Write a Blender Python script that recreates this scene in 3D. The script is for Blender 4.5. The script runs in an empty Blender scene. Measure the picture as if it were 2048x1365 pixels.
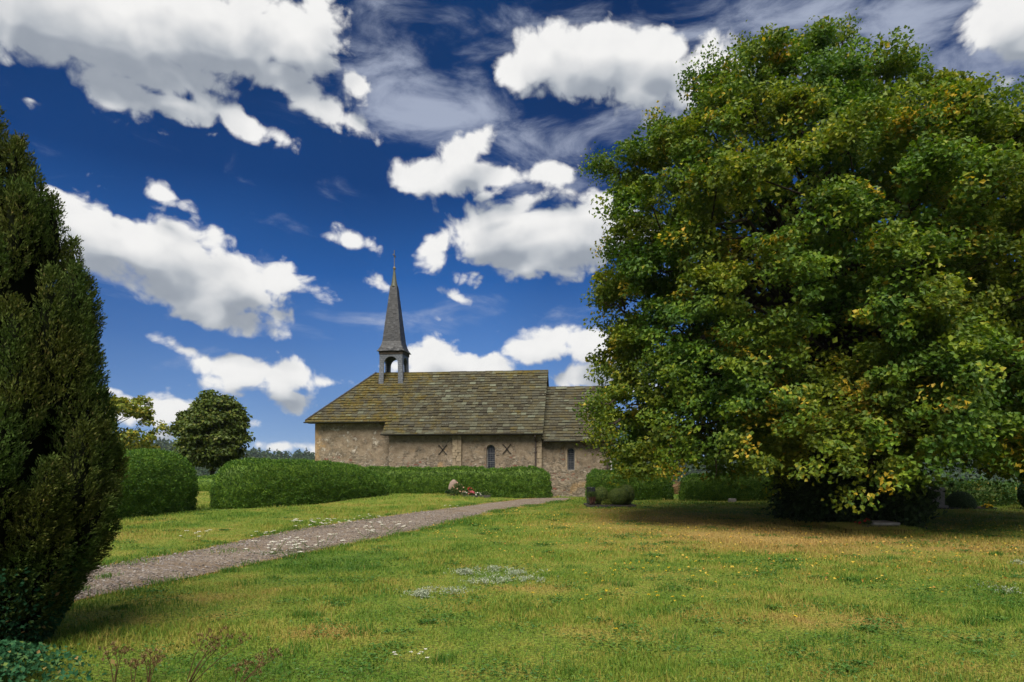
import bpy, bmesh, math, random
import numpy as np
from mathutils import Vector, Matrix
R = math.radians
rng = np.random.default_rng(7)
random.seed(7)
SC = bpy.context.scene
COL = SC.collection
F = 24.0 / 36.0 * 2048      # focal length in pixels of the photograph
HZ, CX, EYE = 925.0, 1024.0, 1.7

# ------------------------------------------------------------------ camera
cam = bpy.data.cameras.new('camera'); cam.lens = 24; cam.sensor_width = 36
cam.shift_y = (HZ - 682.5) / 2048.0
cam.clip_start = 0.1; cam.clip_end = 6000
camo = bpy.data.objects.new('camera', cam); COL.objects.link(camo)
camo.location = (0, 0, EYE); camo.rotation_euler = (R(90), 0, 0)
SC.camera = camo
SC.view_settings.view_transform = 'Standard'; SC.view_settings.look = 'None'
SC.view_settings.exposure = 0.5; SC.view_settings.gamma = 1.0
SC.cycles.max_bounces = 6; SC.cycles.diffuse_bounces = 3; SC.cycles.glossy_bounces = 2
SC.cycles.transmission_bounces = 4; SC.cycles.transparent_max_bounces = 4; SC.cycles.volume_bounces = 1
SC.cycles.use_denoising = True

# ------------------------------------------------------------------ sun
SUN_EL, SUN_AZ = 54.0, 188.0     # azimuth clockwise from +Y: high behind the camera
sd = Vector((math.sin(R(SUN_AZ)) * math.cos(R(SUN_EL)), math.cos(R(SUN_AZ)) * math.cos(R(SUN_EL)), math.sin(R(SUN_EL))))
sl = bpy.data.lights.new('sun', 'SUN'); sl.energy = 5.0; sl.angle = R(44); sl.color = (1.0, 0.94, 0.84)
so = bpy.data.objects.new('sun', sl); COL.objects.link(so); so.rotation_euler = sd.to_track_quat('Z', 'Y').to_euler()
so.location = (-20, -20, 40)


class NT:
    """small helper that writes node trees"""
    def __init__(s, tree): s.t = tree; s.n = tree.nodes; s.l = tree.links
    def node(s, typ, **kw):
        n = s.n.new(typ)
        for k, v in kw.items():
            if k.startswith('i_'): s.put(n.inputs[k[2:].replace('_', ' ')], v)
            else: setattr(n, k, v)
        return n
    def put(s, sock, v):
        if isinstance(v, bpy.types.NodeSocket): s.l.new(v, sock)
        else:
            if sock.type == 'RGBA' and len(v) == 3: v = (*v, 1)
            sock.default_value = v
    def math(s, op, a, b=None, c=None, clamp=False):
        n = s.n.new('ShaderNodeMath'); n.operation = op; n.use_clamp = clamp
        s.put(n.inputs[0], a)
        if b is not None: s.put(n.inputs[1], b)
        if c is not None: s.put(n.inputs[2], c)
        return n.outputs[0]
    def vmath(s, op, a, b=None, out=0):
        n = s.n.new('ShaderNodeVectorMath'); n.operation = op
        s.put(n.inputs[0], a)
        if b is not None: s.put(n.inputs[1], b)
        return n.outputs[out]
    def mix(s, f, a, b, blend='MIX'):
        n = s.n.new('ShaderNodeMix'); n.data_type = 'RGBA'; n.blend_type = blend
        s.put(n.inputs[0], f); s.put(n.inputs[6], a); s.put(n.inputs[7], b)
        return n.outputs[2]
    def rng(s, v, a, b, c=0.0, d=1.0, smooth=True):
        n = s.n.new('ShaderNodeMapRange'); n.interpolation_type = 'SMOOTHSTEP' if smooth else 'LINEAR'
        s.put(n.inputs[0], v); n.inputs[1].default_value = a; n.inputs[2].default_value = b
        n.inputs[3].default_value = c; n.inputs[4].default_value = d
        return n.outputs[0]
    def ramp(s, v, stops, interp='LINEAR'):
        n = s.n.new('ShaderNodeValToRGB'); cr = n.color_ramp; cr.interpolation = interp
        while len(cr.elements) > 1: cr.elements.remove(cr.elements[-1])
        cr.elements[0].position = stops[0][0]; cr.elements[0].color = (*stops[0][1], 1)
        for p, c in stops[1:]:
            e = cr.elements.new(p); e.color = (*c, 1)
        s.put(n.inputs[0], v); return n.outputs[0]
    dims = '3D'
    def noise(s, vec, scale, detail=4.0, rough=0.5, dist=0.0, out=0):
        n = s.n.new('ShaderNodeTexNoise'); n.noise_dimensions = s.dims
        s.put(n.inputs['Vector'], vec); n.inputs['Scale'].default_value = scale
        n.inputs['Detail'].default_value = detail; n.inputs['Roughness'].default_value = rough
        n.inputs['Distortion'].default_value = dist
        return n.outputs[out]
    def mapping(s, vec, loc=(0, 0, 0), rot=(0, 0, 0), sc=(1, 1, 1), typ='POINT'):
        n = s.n.new('ShaderNodeMapping'); n.vector_type = typ
        s.put(n.inputs[0], vec)
        if typ != 'NORMAL': n.inputs[1].default_value = loc
        n.inputs[2].default_value = rot; n.inputs[3].default_value = sc
        return n.outputs[0]


# ------------------------------------------------------------------ sky
# clouds: (x, y, rx, ry, tilt in degrees, weight): centre and half axes in degrees-like units derived from the bearing of each cloud
CLOUDS = [
 (180,40,330,95,0,1.6),(420,70,190,95,0,1.4),(560,75,130,90,8,1.15),(640,60,60,80,0,.9),(560,150,130,55,12,.9),(705,168,38,26,20,.8),
 (60,85,140,60,10,.95),(190,160,150,55,12,.66),(215,205,70,28,10,.5),(330,140,170,50,5,.9),(60,200,30,10,0,.5),
 (375,222,95,28,5,.9),(465,235,100,32,18,.95),(560,275,55,22,10,.8),(430,268,22,7,-25,.5),
 (665,225,50,42,30,.85),(715,250,70,28,15,.85),
 (1065,120,85,62,-10,1.0),(1180,110,110,62,0,1.15),(1310,105,80,45,0,1.05),(1260,160,200,75,6,1.15),(1420,140,80,65,0,.95),(1080,185,22,18,0,.6),
 (930,305,70,38,-25,1.0),(860,350,95,42,-5,1.05),(960,345,90,34,0,.9),(1100,352,75,22,0,.85),(985,388,36,14,-25,.7),
 (1010,455,150,55,-8,1.1),(1140,455,150,68,0,1.2),(1090,510,175,55,0,1.1),(880,490,80,34,-35,.95),(825,510,22,16,0,.7),(850,535,25,20,0,.6),(1180,540,60,22,0,.7),
 (710,483,58,20,14,.85),(765,567,34,16,28,.62),(900,592,40,10,22,.55),(880,640,40,12,-10,.42),
 (190,475,170,78,5,1.25),(330,525,180,88,15,1.3),(450,560,150,70,22,1.1),(560,565,85,45,8,1.05),(430,620,130,36,6,1.0),(350,452,75,28,20,.6),(470,515,20,20,0,.6),(580,630,22,18,20,.55),
 (325,388,60,22,24,.8),(210,378,38,16,30,.7),(245,412,24,9,20,.6),(120,395,50,18,22,.8),(275,632,32,9,-4,.75),
 (365,700,50,15,16,.8),(475,750,125,38,3,1.15),(555,750,75,40,10,1.1),(380,770,40,10,-8,.6),(485,792,36,20,-12,.75),(590,798,60,24,12,.85),(660,765,50,18,0,.85),(560,780,26,20,0,.7),
 (868,715,66,50,-8,1.1),(945,735,90,36,5,1.15),(1000,742,30,14,0,.7),(790,735,30,18,0,.7),
 (1090,690,88,44,-6,1.1),(1180,690,85,42,10,1.1),(1160,750,80,30,0,.95),(1240,760,60,26,0,.8),
 (310,822,95,34,4,1.1),(240,830,50,18,0,.85),(320,872,45,14,0,.7),(345,850,28,14,0,.65),(510,850,24,15,0,.7),(570,893,95,16,0,.85),(215,780,48,10,10,.6),(640,905,60,14,0,.7),
 (2010,40,75,70,0,1.1),(2060,90,70,40,0,.9),(1990,170,60,30,0,.4),
]
VEILS = [(1620,25,200,80,-10,1.5),(1780,60,130,80,5,1.2),(800,130,140,60,-25,.8),(860,215,240,95,15,1.1),(1000,260,190,90,30,.9),(900,90,200,60,-10,.6),(1250,60,200,60,5,.45),(1650,100,330,120,0,1.0),(1950,150,170,120,0,.9),(1350,240,150,60,0,.7),(760,60,100,70,0,.5),(900,640,200,20,-12,.35),(740,640,130,12,14,.4),(1170,600,180,26,-12,.4),(250,590,200,60,0,.15)]


def to_ang(x, y):
    dx = x - CX
    return math.atan2(dx, F), math.atan2(HZ - y, math.hypot(F, dx))


def ellipses(g, vec, lst, grow=1.32):
    """soft maximum over tilted ellipses; a few shared rotated frames and a chained sum keep the shader small and quick"""
    acc = None; frames = {}
    for (x, y, rx, ry, t, w) in lst:
        tq = round(t/10)*10
        if tq not in frames: frames[tq] = vec if tq == 0 else g.mapping(vec, rot=(0, 0, R(tq)))
    for (x, y, rx, ry, t, w) in lst:
        az, el = to_ang(x, y); tq = round(t/10)*10
        a1, _ = to_ang(x + 4, y); _, e1 = to_ang(x, y - 4)
        kx = 1/(rx*grow*(a1-az)/4); ky = 1/(ry*grow*(e1-el)/4)
        c_, s_ = math.cos(R(tq)), math.sin(R(tq)); ux, uy = c_*az-s_*el, s_*az+c_*el
        off = (-ux*kx, -uy*ky, 0)
        if acc is not None:
            vm = g.n.new('ShaderNodeVectorMath'); vm.operation = 'MULTIPLY_ADD'
            g.put(vm.inputs[0], acc); vm.inputs[1].default_value = (1e-6, 1e-6, 0); vm.inputs[2].default_value = off
            off = vm.outputs[0]
        vm = g.n.new('ShaderNodeVectorMath'); vm.operation = 'MULTIPLY_ADD'
        g.put(vm.inputs[0], frames[tq]); vm.inputs[1].default_value = (kx, ky, 0); g.put(vm.inputs[2], off)
        ln = g.vmath('LENGTH', vm.outputs[0], out=1)
        w_ = w*min(1.0, (math.sqrt(rx*ry)/60)**.42)
        f = g.math('MULTIPLY_ADD', ln, -w_, w_)
        acc = f if acc is None else g.math('SMOOTH_MAX', acc, f, 0.12)
    return acc


def cloud_group():
    t = bpy.data.node_groups.new('cloud_field', 'ShaderNodeTree')
    t.interface.new_socket('p', in_out='INPUT', socket_type='NodeSocketVector')
    t.interface.new_socket('d', in_out='OUTPUT', socket_type='NodeSocketFloat')
    t.interface.new_socket('soft', in_out='OUTPUT', socket_type='NodeSocketFloat')
    g = NT(t); g.dims = '2D'
    gi = g.n.new('NodeGroupInput'); go = g.n.new('NodeGroupOutput')
    p = gi.outputs[0]
    f = ellipses(g, p, CLOUDS)
    # elsewhere round the horizon: plain fair-weather clouds so the whole sky lights the scene alike
    sx = g.node('ShaderNodeSeparateXYZ'); g.put(sx.inputs[0], p)
    away = g.rng(g.math('ABSOLUTE', sx.outputs[0]), 0.66, 0.85)
    high = g.rng(sx.outputs[1], 0.62, 0.8)
    any_ = g.math('MAXIMUM', away, high)
    big = g.noise(g.mapping(p, sc=(1, 1.6, 1)), 2.6, 2)
    f2 = g.math('SUBTRACT', g.math('MULTIPLY', g.rng(big, .36, .62, -.5, .9), any_), g.math('SUBTRACT', 1.0, any_))
    f = g.math('MAXIMUM', f, f2)
    w = g.noise(p, 7.0, 3, .5, out=1)
    wp = g.vmath('ADD', p, g.vmath('SCALE', g.vmath('SUBTRACT', w, (.5, .5, .5)), None))
    wp.node.inputs[1].links[0].from_node.inputs['Scale'].default_value = 0.05
    q = g.mapping(wp, sc=(1, 1.25, 1))
    def puffs(detail, vdet, k):
        n1 = g.noise(q, 11.0, detail, .61)
        vo = g.node('ShaderNodeTexVoronoi', feature='F1', voronoi_dimensions='2D'); g.put(vo.inputs['Vector'], q)
        vo.inputs['Scale'].default_value = 20; vo.inputs['Detail'].default_value = vdet; vo.inputs['Roughness'].default_value = .5
        return g.math('ADD', g.math('MULTIPLY_ADD', n1, 1.25, -0.66), g.math('MULTIPLY_ADD', vo.outputs['Distance'], -k, .5*k))
    g.put(go.inputs[0], g.math('ADD', f, puffs(10, 2.5, .5)))
    g.put(go.inputs[1], g.math('ADD', f, puffs(2.2, 0.0, .22)))
    return t


W = bpy.data.worlds.new('World'); SC.world = W; W.use_nodes = True
W.node_tree.nodes.clear()
w = NT(W.node_tree); w.dims = '2D'
tc = w.node('ShaderNodeTexCoord'); dirv = tc.outputs['Generated']
sep = w.node('ShaderNodeSeparateXYZ'); w.put(sep.inputs[0], dirv)
az = w.math('ARCTAN2', sep.outputs[0], sep.outputs[1]); el = w.math('ARCSINE', sep.outputs[2])
cmb = w.node('ShaderNodeCombineXYZ'); w.put(cmb.inputs[0], az); w.put(cmb.inputs[1], el)
pv = cmb.outputs[0]
cg = cloud_group()
def field(v):
    n = w.n.new('ShaderNodeGroup'); n.node_tree = cg; w.put(n.inputs[0], v); return n.outputs[0], n.outputs[1]
sky = w.node('ShaderNodeTexSky', sky_type='NISHITA', sun_disc=False)
sky.sun_elevation = R(SUN_EL); sky.sun_rotation = R(SUN_AZ); sky.altitude = 300; sky.dust_density = 0.4; sky.ozone_density = 3.0
# polarised deep blue: the sky's own colour with its contrast raised
grad = w.ramp(w.math('MULTIPLY', el, 1/R(60)), [(0, (.33, .46, .70)), (.035, (.22, .37, .66)), (.09, (.135, .27, .57)), (.16, (.065, .175, .46)), (.25, (.014, .092, .33)), (.36, (.002, .040, .175)), (.5, (.0015, .029, .125)), (.75, (.003, .032, .12)), (1, (.006, .03, .11))])
bluevar = w.ramp(w.noise(pv, 1.9, 2, .5), [(.3, (.72, .80, .84)), (.7, (1.15, 1.18, 1.15))])
base = w.mix(.015, w.mix(1.0, grad, bluevar, 'MULTIPLY'), w.mix(1.0, sky.outputs[0], (.08, .08, .08), 'MULTIPLY'))
d0, s0 = field(pv)
_, s1 = field(w.vmath('ADD', pv, (-0.010, 0.040, 0)))
low = w.rng(w.math('SUBTRACT', s1, s0), -.10, .35)          # 1 near a cloud's base, 0 near its top
alpha = w.math('MULTIPLY', w.rng(d0, 0.0, 0.34), w.rng(s0, -.25, .18))
depth_ = w.rng(s1, 0.05, .95, smooth=False)
shade = w.math('ADD', w.math('MULTIPLY', depth_, .62), w.math('MULTIPLY', low, .27))
relief = w.math('SUBTRACT', s0, d0)
shade = w.math('MULTIPLY_ADD', relief, .28, shade)
ccol = w.ramp(shade, [(.0, (.66, .655, .645)), (.22, (.57, .57, .57)), (.45, (.42, .435, .455)), (.7, (.29, .315, .35)), (1, (.20, .225, .265))], 'B_SPLINE')
veilm = ellipses(w, pv, VEILS)
wisp = w.noise(w.mapping(pv, rot=(0, 0, R(25)), sc=(1, 2.6, 1)), 7, 7, .6, .35)
va = w.math('MULTIPLY', w.rng(w.math('ADD', veilm, w.math('MULTIPLY_ADD', wisp, 3.0, -1.5)), 0.0, 1.35), 0.72)
skyc = w.mix(va, w.mix(1.0, base, (7.2, 7.2, 7.2), 'MULTIPLY'), (3.5, 3.9, 4.8))
final = w.mix(alpha, skyc, w.mix(1.0, ccol, (10, 10, 10), 'MULTIPLY'))
bg = w.node('ShaderNodeBackground'); w.put(bg.inputs[0], final); bg.inputs[1].default_value = 0.1
wo = w.node('ShaderNodeOutputWorld'); w.l.new(bg.outputs[0], wo.inputs[0])
W.cycles.sampling_method = 'MANUAL'; W.cycles.sample_map_resolution = 512


# ------------------------------------------------------------------ mesh helpers
def tag(o, label=None, cat=None, group=None, kind=None):
    if label: o['label'] = label
    if cat: o['category'] = cat
    if group: o['group'] = group
    if kind: o['kind'] = kind
    return o

def empty(name, loc, label, cat, group=None, rz=0.0):
    o = bpy.data.objects.new(name, None); COL.objects.link(o)
    o.location = loc; o.rotation_euler = (0, 0, rz); o.empty_display_size = .2
    return tag(o, label, cat, group)

def link(name, me, mat, parent=None):
    o = bpy.data.objects.new(name, me); COL.objects.link(o)
    for m in (mat if isinstance(mat, (list, tuple)) else [mat]): me.materials.append(m)
    if parent is not None: o.parent = parent
    return o

def np_mesh(name, V, Fc, mat, parent=None, smooth=False):
    """one mesh from a vertex array and an array of faces that all have as many corners"""
    me = bpy.data.meshes.new(name); k = Fc.shape[1]; m = len(Fc)
    me.vertices.add(len(V)); me.vertices.foreach_set('co', np.ascontiguousarray(V, dtype=np.float32).ravel())
    me.loops.add(m * k); me.loops.foreach_set('vertex_index', np.ascontiguousarray(Fc, dtype=np.int32).ravel())
    me.polygons.add(m)
    me.polygons.foreach_set('loop_start', np.arange(0, m * k, k, dtype=np.int32))
    me.polygons.foreach_set('use_smooth', np.full(m, smooth, dtype=bool))
    me.update(calc_edges=True)
    return link(name, me, mat, parent)

class MB:
    def __init__(s): s.v = []; s.f = []
    def add(s, vs, fs):
        b = len(s.v); s.v += [tuple(x) for x in vs]; s.f += [tuple(b + i for i in f) for f in fs]
    def box(s, lo, hi, M=None):
        x0, y0, z0 = lo; x1, y1, z1 = hi
        vs = [Vector(p) for p in ((x0,y0,z0),(x1,y0,z0),(x1,y1,z0),(x0,y1,z0),(x0,y0,z1),(x1,y0,z1),(x1,y1,z1),(x0,y1,z1))]
        if M is not None: vs = [M @ p for p in vs]
        s.add(vs, [(3,2,1,0),(4,5,6,7),(0,1,5,4),(1,2,6,5),(2,3,7,6),(3,0,4,7)])
    def tube(s, pts, rad, n=7, cap=True):
        pts = [Vector(p) for p in pts]
        if not isinstance(rad, (list, tuple)): rad = [rad] * len(pts)
        rings = []; prev = None
        for i, p in enumerate(pts):
            t = (pts[min(i+1, len(pts)-1)] - pts[max(i-1, 0)]).normalized()
            if prev is None:
                a = t.orthogonal().normalized()
            else:
                a = (prev - t * prev.dot(t)).normalized()
            prev = a; b = t.cross(a)
            rings.append([p + (a * math.cos(2*math.pi*k/n) + b * math.sin(2*math.pi*k/n)) * rad[i] for k in range(n)])
        vs = [v for r in rings for v in r]
        fs = [(i*n+k, i*n+(k+1) % n, (i+1)*n+(k+1) % n, (i+1)*n+k) for i in range(len(pts)-1) for k in range(n)]
        if cap: fs += [tuple(range(n-1, -1, -1)), tuple((len(pts)-1)*n+k for k in range(n))]
        s.add(vs, fs)
    def lathe(s, prof, c=(0, 0, 0), n=12):
        vs = []; c = Vector(c)
        for (r, z) in prof: vs += [c + Vector((r*math.cos(2*math.pi*k/n), r*math.sin(2*math.pi*k/n), z)) for k in range(n)]
        m = len(prof)
        s.add(vs, [(i*n+k, i*n+(k+1) % n, (i+1)*n+(k+1) % n, (i+1)*n+k) for i in range(m-1) for k in range(n)] + [tuple(range(n-1, -1, -1)), tuple((m-1)*n+k for k in range(n))])
    def build(s, name, mat, parent=None, smooth=False, bevel=0.0):
        me = bpy.data.meshes.new(name); me.from_pydata(s.v, [], s.f); me.update()
        if smooth: me.polygons.foreach_set('use_smooth', [True] * len(me.polygons))
        o = link(name, me, mat, parent)
        if bevel:
            b = o.modifiers.new('bevel', 'BEVEL'); b.width = bevel; b.segments = 2; b.limit_method = 'ANGLE'
        return o

def norm(a): return a / np.maximum(np.linalg.norm(a, axis=-1, keepdims=True), 1e-9)
def rand_dirs(n): return norm(rng.normal(size=(n, 3)))

def leaf_arrays(C, T, Nn, L, Wd, fold=.25):
    """diamond leaves: centre, tip direction, face normal, length, width -> vertices (4n,3), quads (n,4)"""
    n = len(C); T = norm(T); B = norm(np.cross(T, Nn)); Nn = np.cross(B, T)
    L = np.broadcast_to(L, n)[:, None]; Wd = np.broadcast_to(Wd, n)[:, None]
    V = np.empty((n, 4, 3))
    V[:, 0] = C - T * L * .5
    V[:, 1] = C + B * Wd * .5 + Nn * Wd * fold - T * L * .06
    V[:, 2] = C + T * L * .5
    V[:, 3] = C - B * Wd * .5 + Nn * Wd * fold - T * L * .06
    return V.reshape(-1, 3), np.arange(n * 4).reshape(n, 4)

def _h(i, j, s):
    h = np.sin(i * 127.1 + j * 311.7 + s * 74.7) * 43758.5453
    return h - np.floor(h)
def vnoise(x, y, s=0):
    xi = np.floor(x); yi = np.floor(y); fx = x - xi; fy = y - yi
    fx = fx*fx*(3-2*fx); fy = fy*fy*(3-2*fy)
    a = _h(xi, yi, s); b = _h(xi+1, yi, s); c = _h(xi, yi+1, s); d = _h(xi+1, yi+1, s)
    return (a*(1-fx)+b*fx)*(1-fy) + (c*(1-fx)+d*fx)*fy
def fbm(x, y, s=0, o=3):
    r = 0; a = .5; t = 0
    for k in range(o): r = r + a*vnoise(x*2**k, y*2**k, s+k); t += a; a *= .5
    return r / t
def sstep(a, b, x):
    t = np.clip((x - a) / (b - a), 0, 1); return t*t*(3-2*t)

def ground_z(x, y):
    x = np.asarray(x, float); y = np.asarray(y, float)
    z = 0.2 * sstep(26, 31, y) * sstep(0.5, -4, x) * sstep(60, 40, y)
    z = z - 0.35 * sstep(34, 46, y)
    r = np.hypot(x, y)
    fwd = sstep(-10, 30, y)
    z = z - 30 * sstep(46, 300, r) * fwd
    azm = np.arctan2(x, y)
    top = 33.0 + 9.0 * sstep(-.30, -.52, azm) + 2.5*np.sin(azm*9+1) + 8*sstep(.1, .35, azm) 
    z = z + top * sstep(330, 760, r) * fwd
    z = z + 14 * sstep(900, 1400, r) * fwd * sstep(-.25, -.33, azm)
    return z

def gz(x, y): return float(ground_z(x, y))
def PX(px, py, d): return Vector(((px-CX)/F*d, d, EYE-(py-HZ)/F*d))
def PG(px, py):
    d = F*EYE/(py-HZ); return ((px-CX)/F*d, d)


# ------------------------------------------------------------------ materials
def new_mat(name):
    m = bpy.data.materials.new(name); m.use_nodes = True; m.node_tree.nodes.clear()
    g = NT(m.node_tree); out = g.node('ShaderNodeOutputMaterial')
    return m, g, out
def principled(g, out, col, rough=.7, spec=.3, bump=None, bstr=.4, bdist=.02, metal=0.0):
    p = g.node('ShaderNodeBsdfPrincipled'); g.put(p.inputs['Base Color'], col); g.put(p.inputs['Roughness'], rough)
    p.inputs['Specular IOR Level'].default_value = spec; p.inputs['Metallic'].default_value = metal
    if bump is not None:
        b = g.node('ShaderNodeBump'); g.put(b.inputs['Height'], bump); b.inputs['Strength'].default_value = bstr; b.inputs['Distance'].default_value = bdist
        g.l.new(b.outputs[0], p.inputs['Normal'])
    g.l.new(p.outputs[0], out.inputs[0]); return p
def obj_co(g): return g.node('ShaderNodeTexCoord').outputs['Object']
def world_co(g): return g.node('ShaderNodeNewGeometry').outputs['Position']

def simple_mat(name, c1, c2=None, scale=8, rough=.7, spec=.3, bump=.3, bdist=.01, metal=0.0):
    m, g, out = new_mat(name); co = obj_co(g)
    n = g.noise(co, scale, 5, .6)
    c2 = c2 or tuple(x*.6 for x in c1)
    col = g.ramp(n, [(.3, c2), (.65, c1)])
    principled(g, out, col, rough, spec, g.noise(co, scale*4, 4, .6), bump, bdist, metal)
    return m

def leaf_mat(name, stops, patch=None, trans=.25, rough=.55, spec=.25, lowf=None, clump=None):
    m, g, out = new_mat(name)
    geo = g.node('ShaderNodeNewGeometry'); rnd = geo.outputs['Random Per Island']
    col = g.ramp(rnd, stops)
    if lowf:
        n = g.noise(geo.outputs['Position'], lowf[0], 3, .5)
        col = g.mix(g.rng(n, .35, .65), g.mix(1.0, col, lowf[1], 'MULTIPLY'), g.mix(1.0, col, lowf[2], 'MULTIPLY'))
    if clump:
        n = g.noise(geo.outputs['Position'], clump[0], 2, .5)
        col = g.mix(1.0, col, g.ramp(n, [(.34, clump[1]), (.5, (1, 1, 1)), (.66, clump[2])]), 'MULTIPLY')
    if patch:
        scale, thr, soft, stops2, prob = patch
        n = g.noise(geo.outputs['Position'], scale, 3, .55)
        k = g.rng(n, thr, thr+soft)
        wn = g.node('ShaderNodeTexWhiteNoise', noise_dimensions='1D'); g.put(wn.inputs['W'], rnd)
        k = g.math('MULTIPLY', k, g.math('LESS_THAN', wn.outputs[0], prob))
        col = g.mix(k, col, g.ramp(wn.outputs[0], stops2))
    p = g.node('ShaderNodeBsdfPrincipled'); g.put(p.inputs['Base Color'], col); p.inputs['Roughness'].default_value = rough
    p.inputs['Specular IOR Level'].default_value = spec
    t = g.node('ShaderNodeBsdfTranslucent'); g.put(t.inputs[0], g.mix(1.0, col, (1.2, 1.25, .6), 'MULTIPLY'))
    mx = g.node('ShaderNodeMixShader'); mx.inputs[0].default_value = trans
    g.l.new(p.outputs[0], mx.inputs[1]); g.l.new(t.outputs[0], mx.inputs[2]); g.l.new(mx.outputs[0], out.inputs[0])
    return m

def lawn_colour(g, fine=True):
    """lush green, yellow-green and dry straw by place on the lawn"""
    pos = world_co(g)
    flat = g.vmath('MULTIPLY', pos, (1, 1, 0))
    n1 = g.noise(flat, .42, 4, .6); n2 = g.noise(flat, 1.7, 5, .65)
    dry = g.math('ADD', g.math('MULTIPLY', n1, .55), g.math('MULTIPLY', n2, .45))
    def spot(c, r, k):
        l = g.vmath('LENGTH', g.vmath('DIVIDE', g.vmath('SUBTRACT', flat, c), r), out=1)
        return g.math('MULTIPLY', g.rng(l, 1.0, .2), k)
    for c, r, k in (((5.0, 18.0, 0), (5.0, 6.5, 1), .25), ((8.0, 14.2, 0), (7.5, 3.4, 1), .20), ((-1.9, 6.9, 0), (.7, .55, 1), .16), ((3.8, 23.5, 0), (3, 2.5, 1), .16),
                    ((1.2, 9.2, 0), (2.0, .8, 1), .10), ((-8.6, 16, 0), (3, 2.0, 1), .08), ((2.5, 7.2, 0), (2.5, 1.0, 1), .07)):
        dry = g.math('ADD', dry, spot(c, r, k))
    for c, r, k in (((-3.0, 11.8, 0), (1.8, 2.2, 1), -.16), ((-2.4, 5.7, 0), (2.2, .8, 1), -.13), ((-1.5, 17, 0), (2.5, 4, 1), -.10), ((4.5, 12.4, 0), (1.6, .7, 1), -.12), ((3.3, 6.6, 0), (1.2, .5, 1), -.09), ((5, 28, 0), (5, 1.2, 1), -.12), ((-9, 21, 0), (2, 4, 1), -.08)):
        dry = g.math('ADD', dry, spot(c, r, k))
    return dry, flat
GRASS_RAMP = [(.26, (.046, .122, .013)), (.41, (.105, .19, .021)), (.525, (.185, .24, .033)), (.625, (.28, .255, .052)), (.75, (.33, .24, .07)), (.9, (.40, .27, .09))]

def grass_mat():
    m, g, out = new_mat('grass_blade')
    dry, flat = lawn_colour(g)
    rnd = g.node('ShaderNodeNewGeometry').outputs['Random Per Island']
    d = g.math('ADD', dry, g.math('MULTIPLY_ADD', rnd, .22, -.10))
    col = g.ramp(d, GRASS_RAMP)
    p = g.node('ShaderNodeBsdfPrincipled'); g.put(p.inputs['Base Color'], col); p.inputs['Roughness'].default_value = .6; p.inputs['Specular IOR Level'].default_value = .2
    t = g.node('ShaderNodeBsdfTranslucent'); g.put(t.inputs[0], col)
    mx = g.node('ShaderNodeMixShader'); mx.inputs[0].default_value = .3
    g.l.new(p.outputs[0], mx.inputs[1]); g.l.new(t.outputs[0], mx.inputs[2]); g.l.new(mx.outputs[0], out.inputs[0])
    return m
def ground_mat():
    m, g, out = new_mat('lawn')
    dry, flat = lawn_colour(g)
    f1 = g.noise(flat, 28, 6, .7); f2 = g.noise(flat, 6, 4, .6)
    d = g.math('ADD', dry, g.math('ADD', g.math('MULTIPLY_ADD', f1, .30, -.15), g.math('MULTIPLY_ADD', f2, .16, -.08)))
    col = g.ramp(d, GRASS_RAMP)
    col = g.mix(g.rng(f1, .60, .36), col, (.055, .055, .018))
    # woodland floor far away
    far = g.rng(g.vmath('LENGTH', flat, out=1), 60, 150)
    col = g.mix(far, col, (.03, .06, .02))
    principled(g, out, col, .9, .1, g.math('ADD', f1, f2), .7, .05)
    return m

M = {}
M['lawn'] = ground_mat(); M['grass'] = grass_mat()
def gravel_mat():
    m, g, out = new_mat('gravel'); pos = world_co(g)
    v = g.node('ShaderNodeTexVoronoi'); g.put(v.inputs['Vector'], pos); v.inputs['Scale'].default_value = 34
    n = g.noise(pos, 1.3, 4, .6)
    vs = g.node('ShaderNodeSeparateColor'); g.put(vs.inputs[0], v.outputs['Color'])
    col = g.ramp(vs.outputs[0], [(0, (.085, .064, .046)), (.5, (.175, .138, .106)), (.85, (.235, .195, .158)), (1, (.33, .30, .26))])
    col = g.mix(g.rng(n, .45, .7), col, (.15, .11, .075))
    h = g.math('ADD', g.math('MULTIPLY', v.outputs['Distance'], -1.0), g.noise(pos, 60, 3))
    principled(g, out, col, .9, .15, h, .8, .02)
    return m
M['gravel'] = gravel_mat()
M['pebble'] = leaf_mat('pebble', [(0, (.07, .06, .055)), (.5, (.15, .125, .11)), (.9, (.21, .185, .17)), (1, (.36, .34, .32))], trans=0.0, rough=.8)

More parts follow.
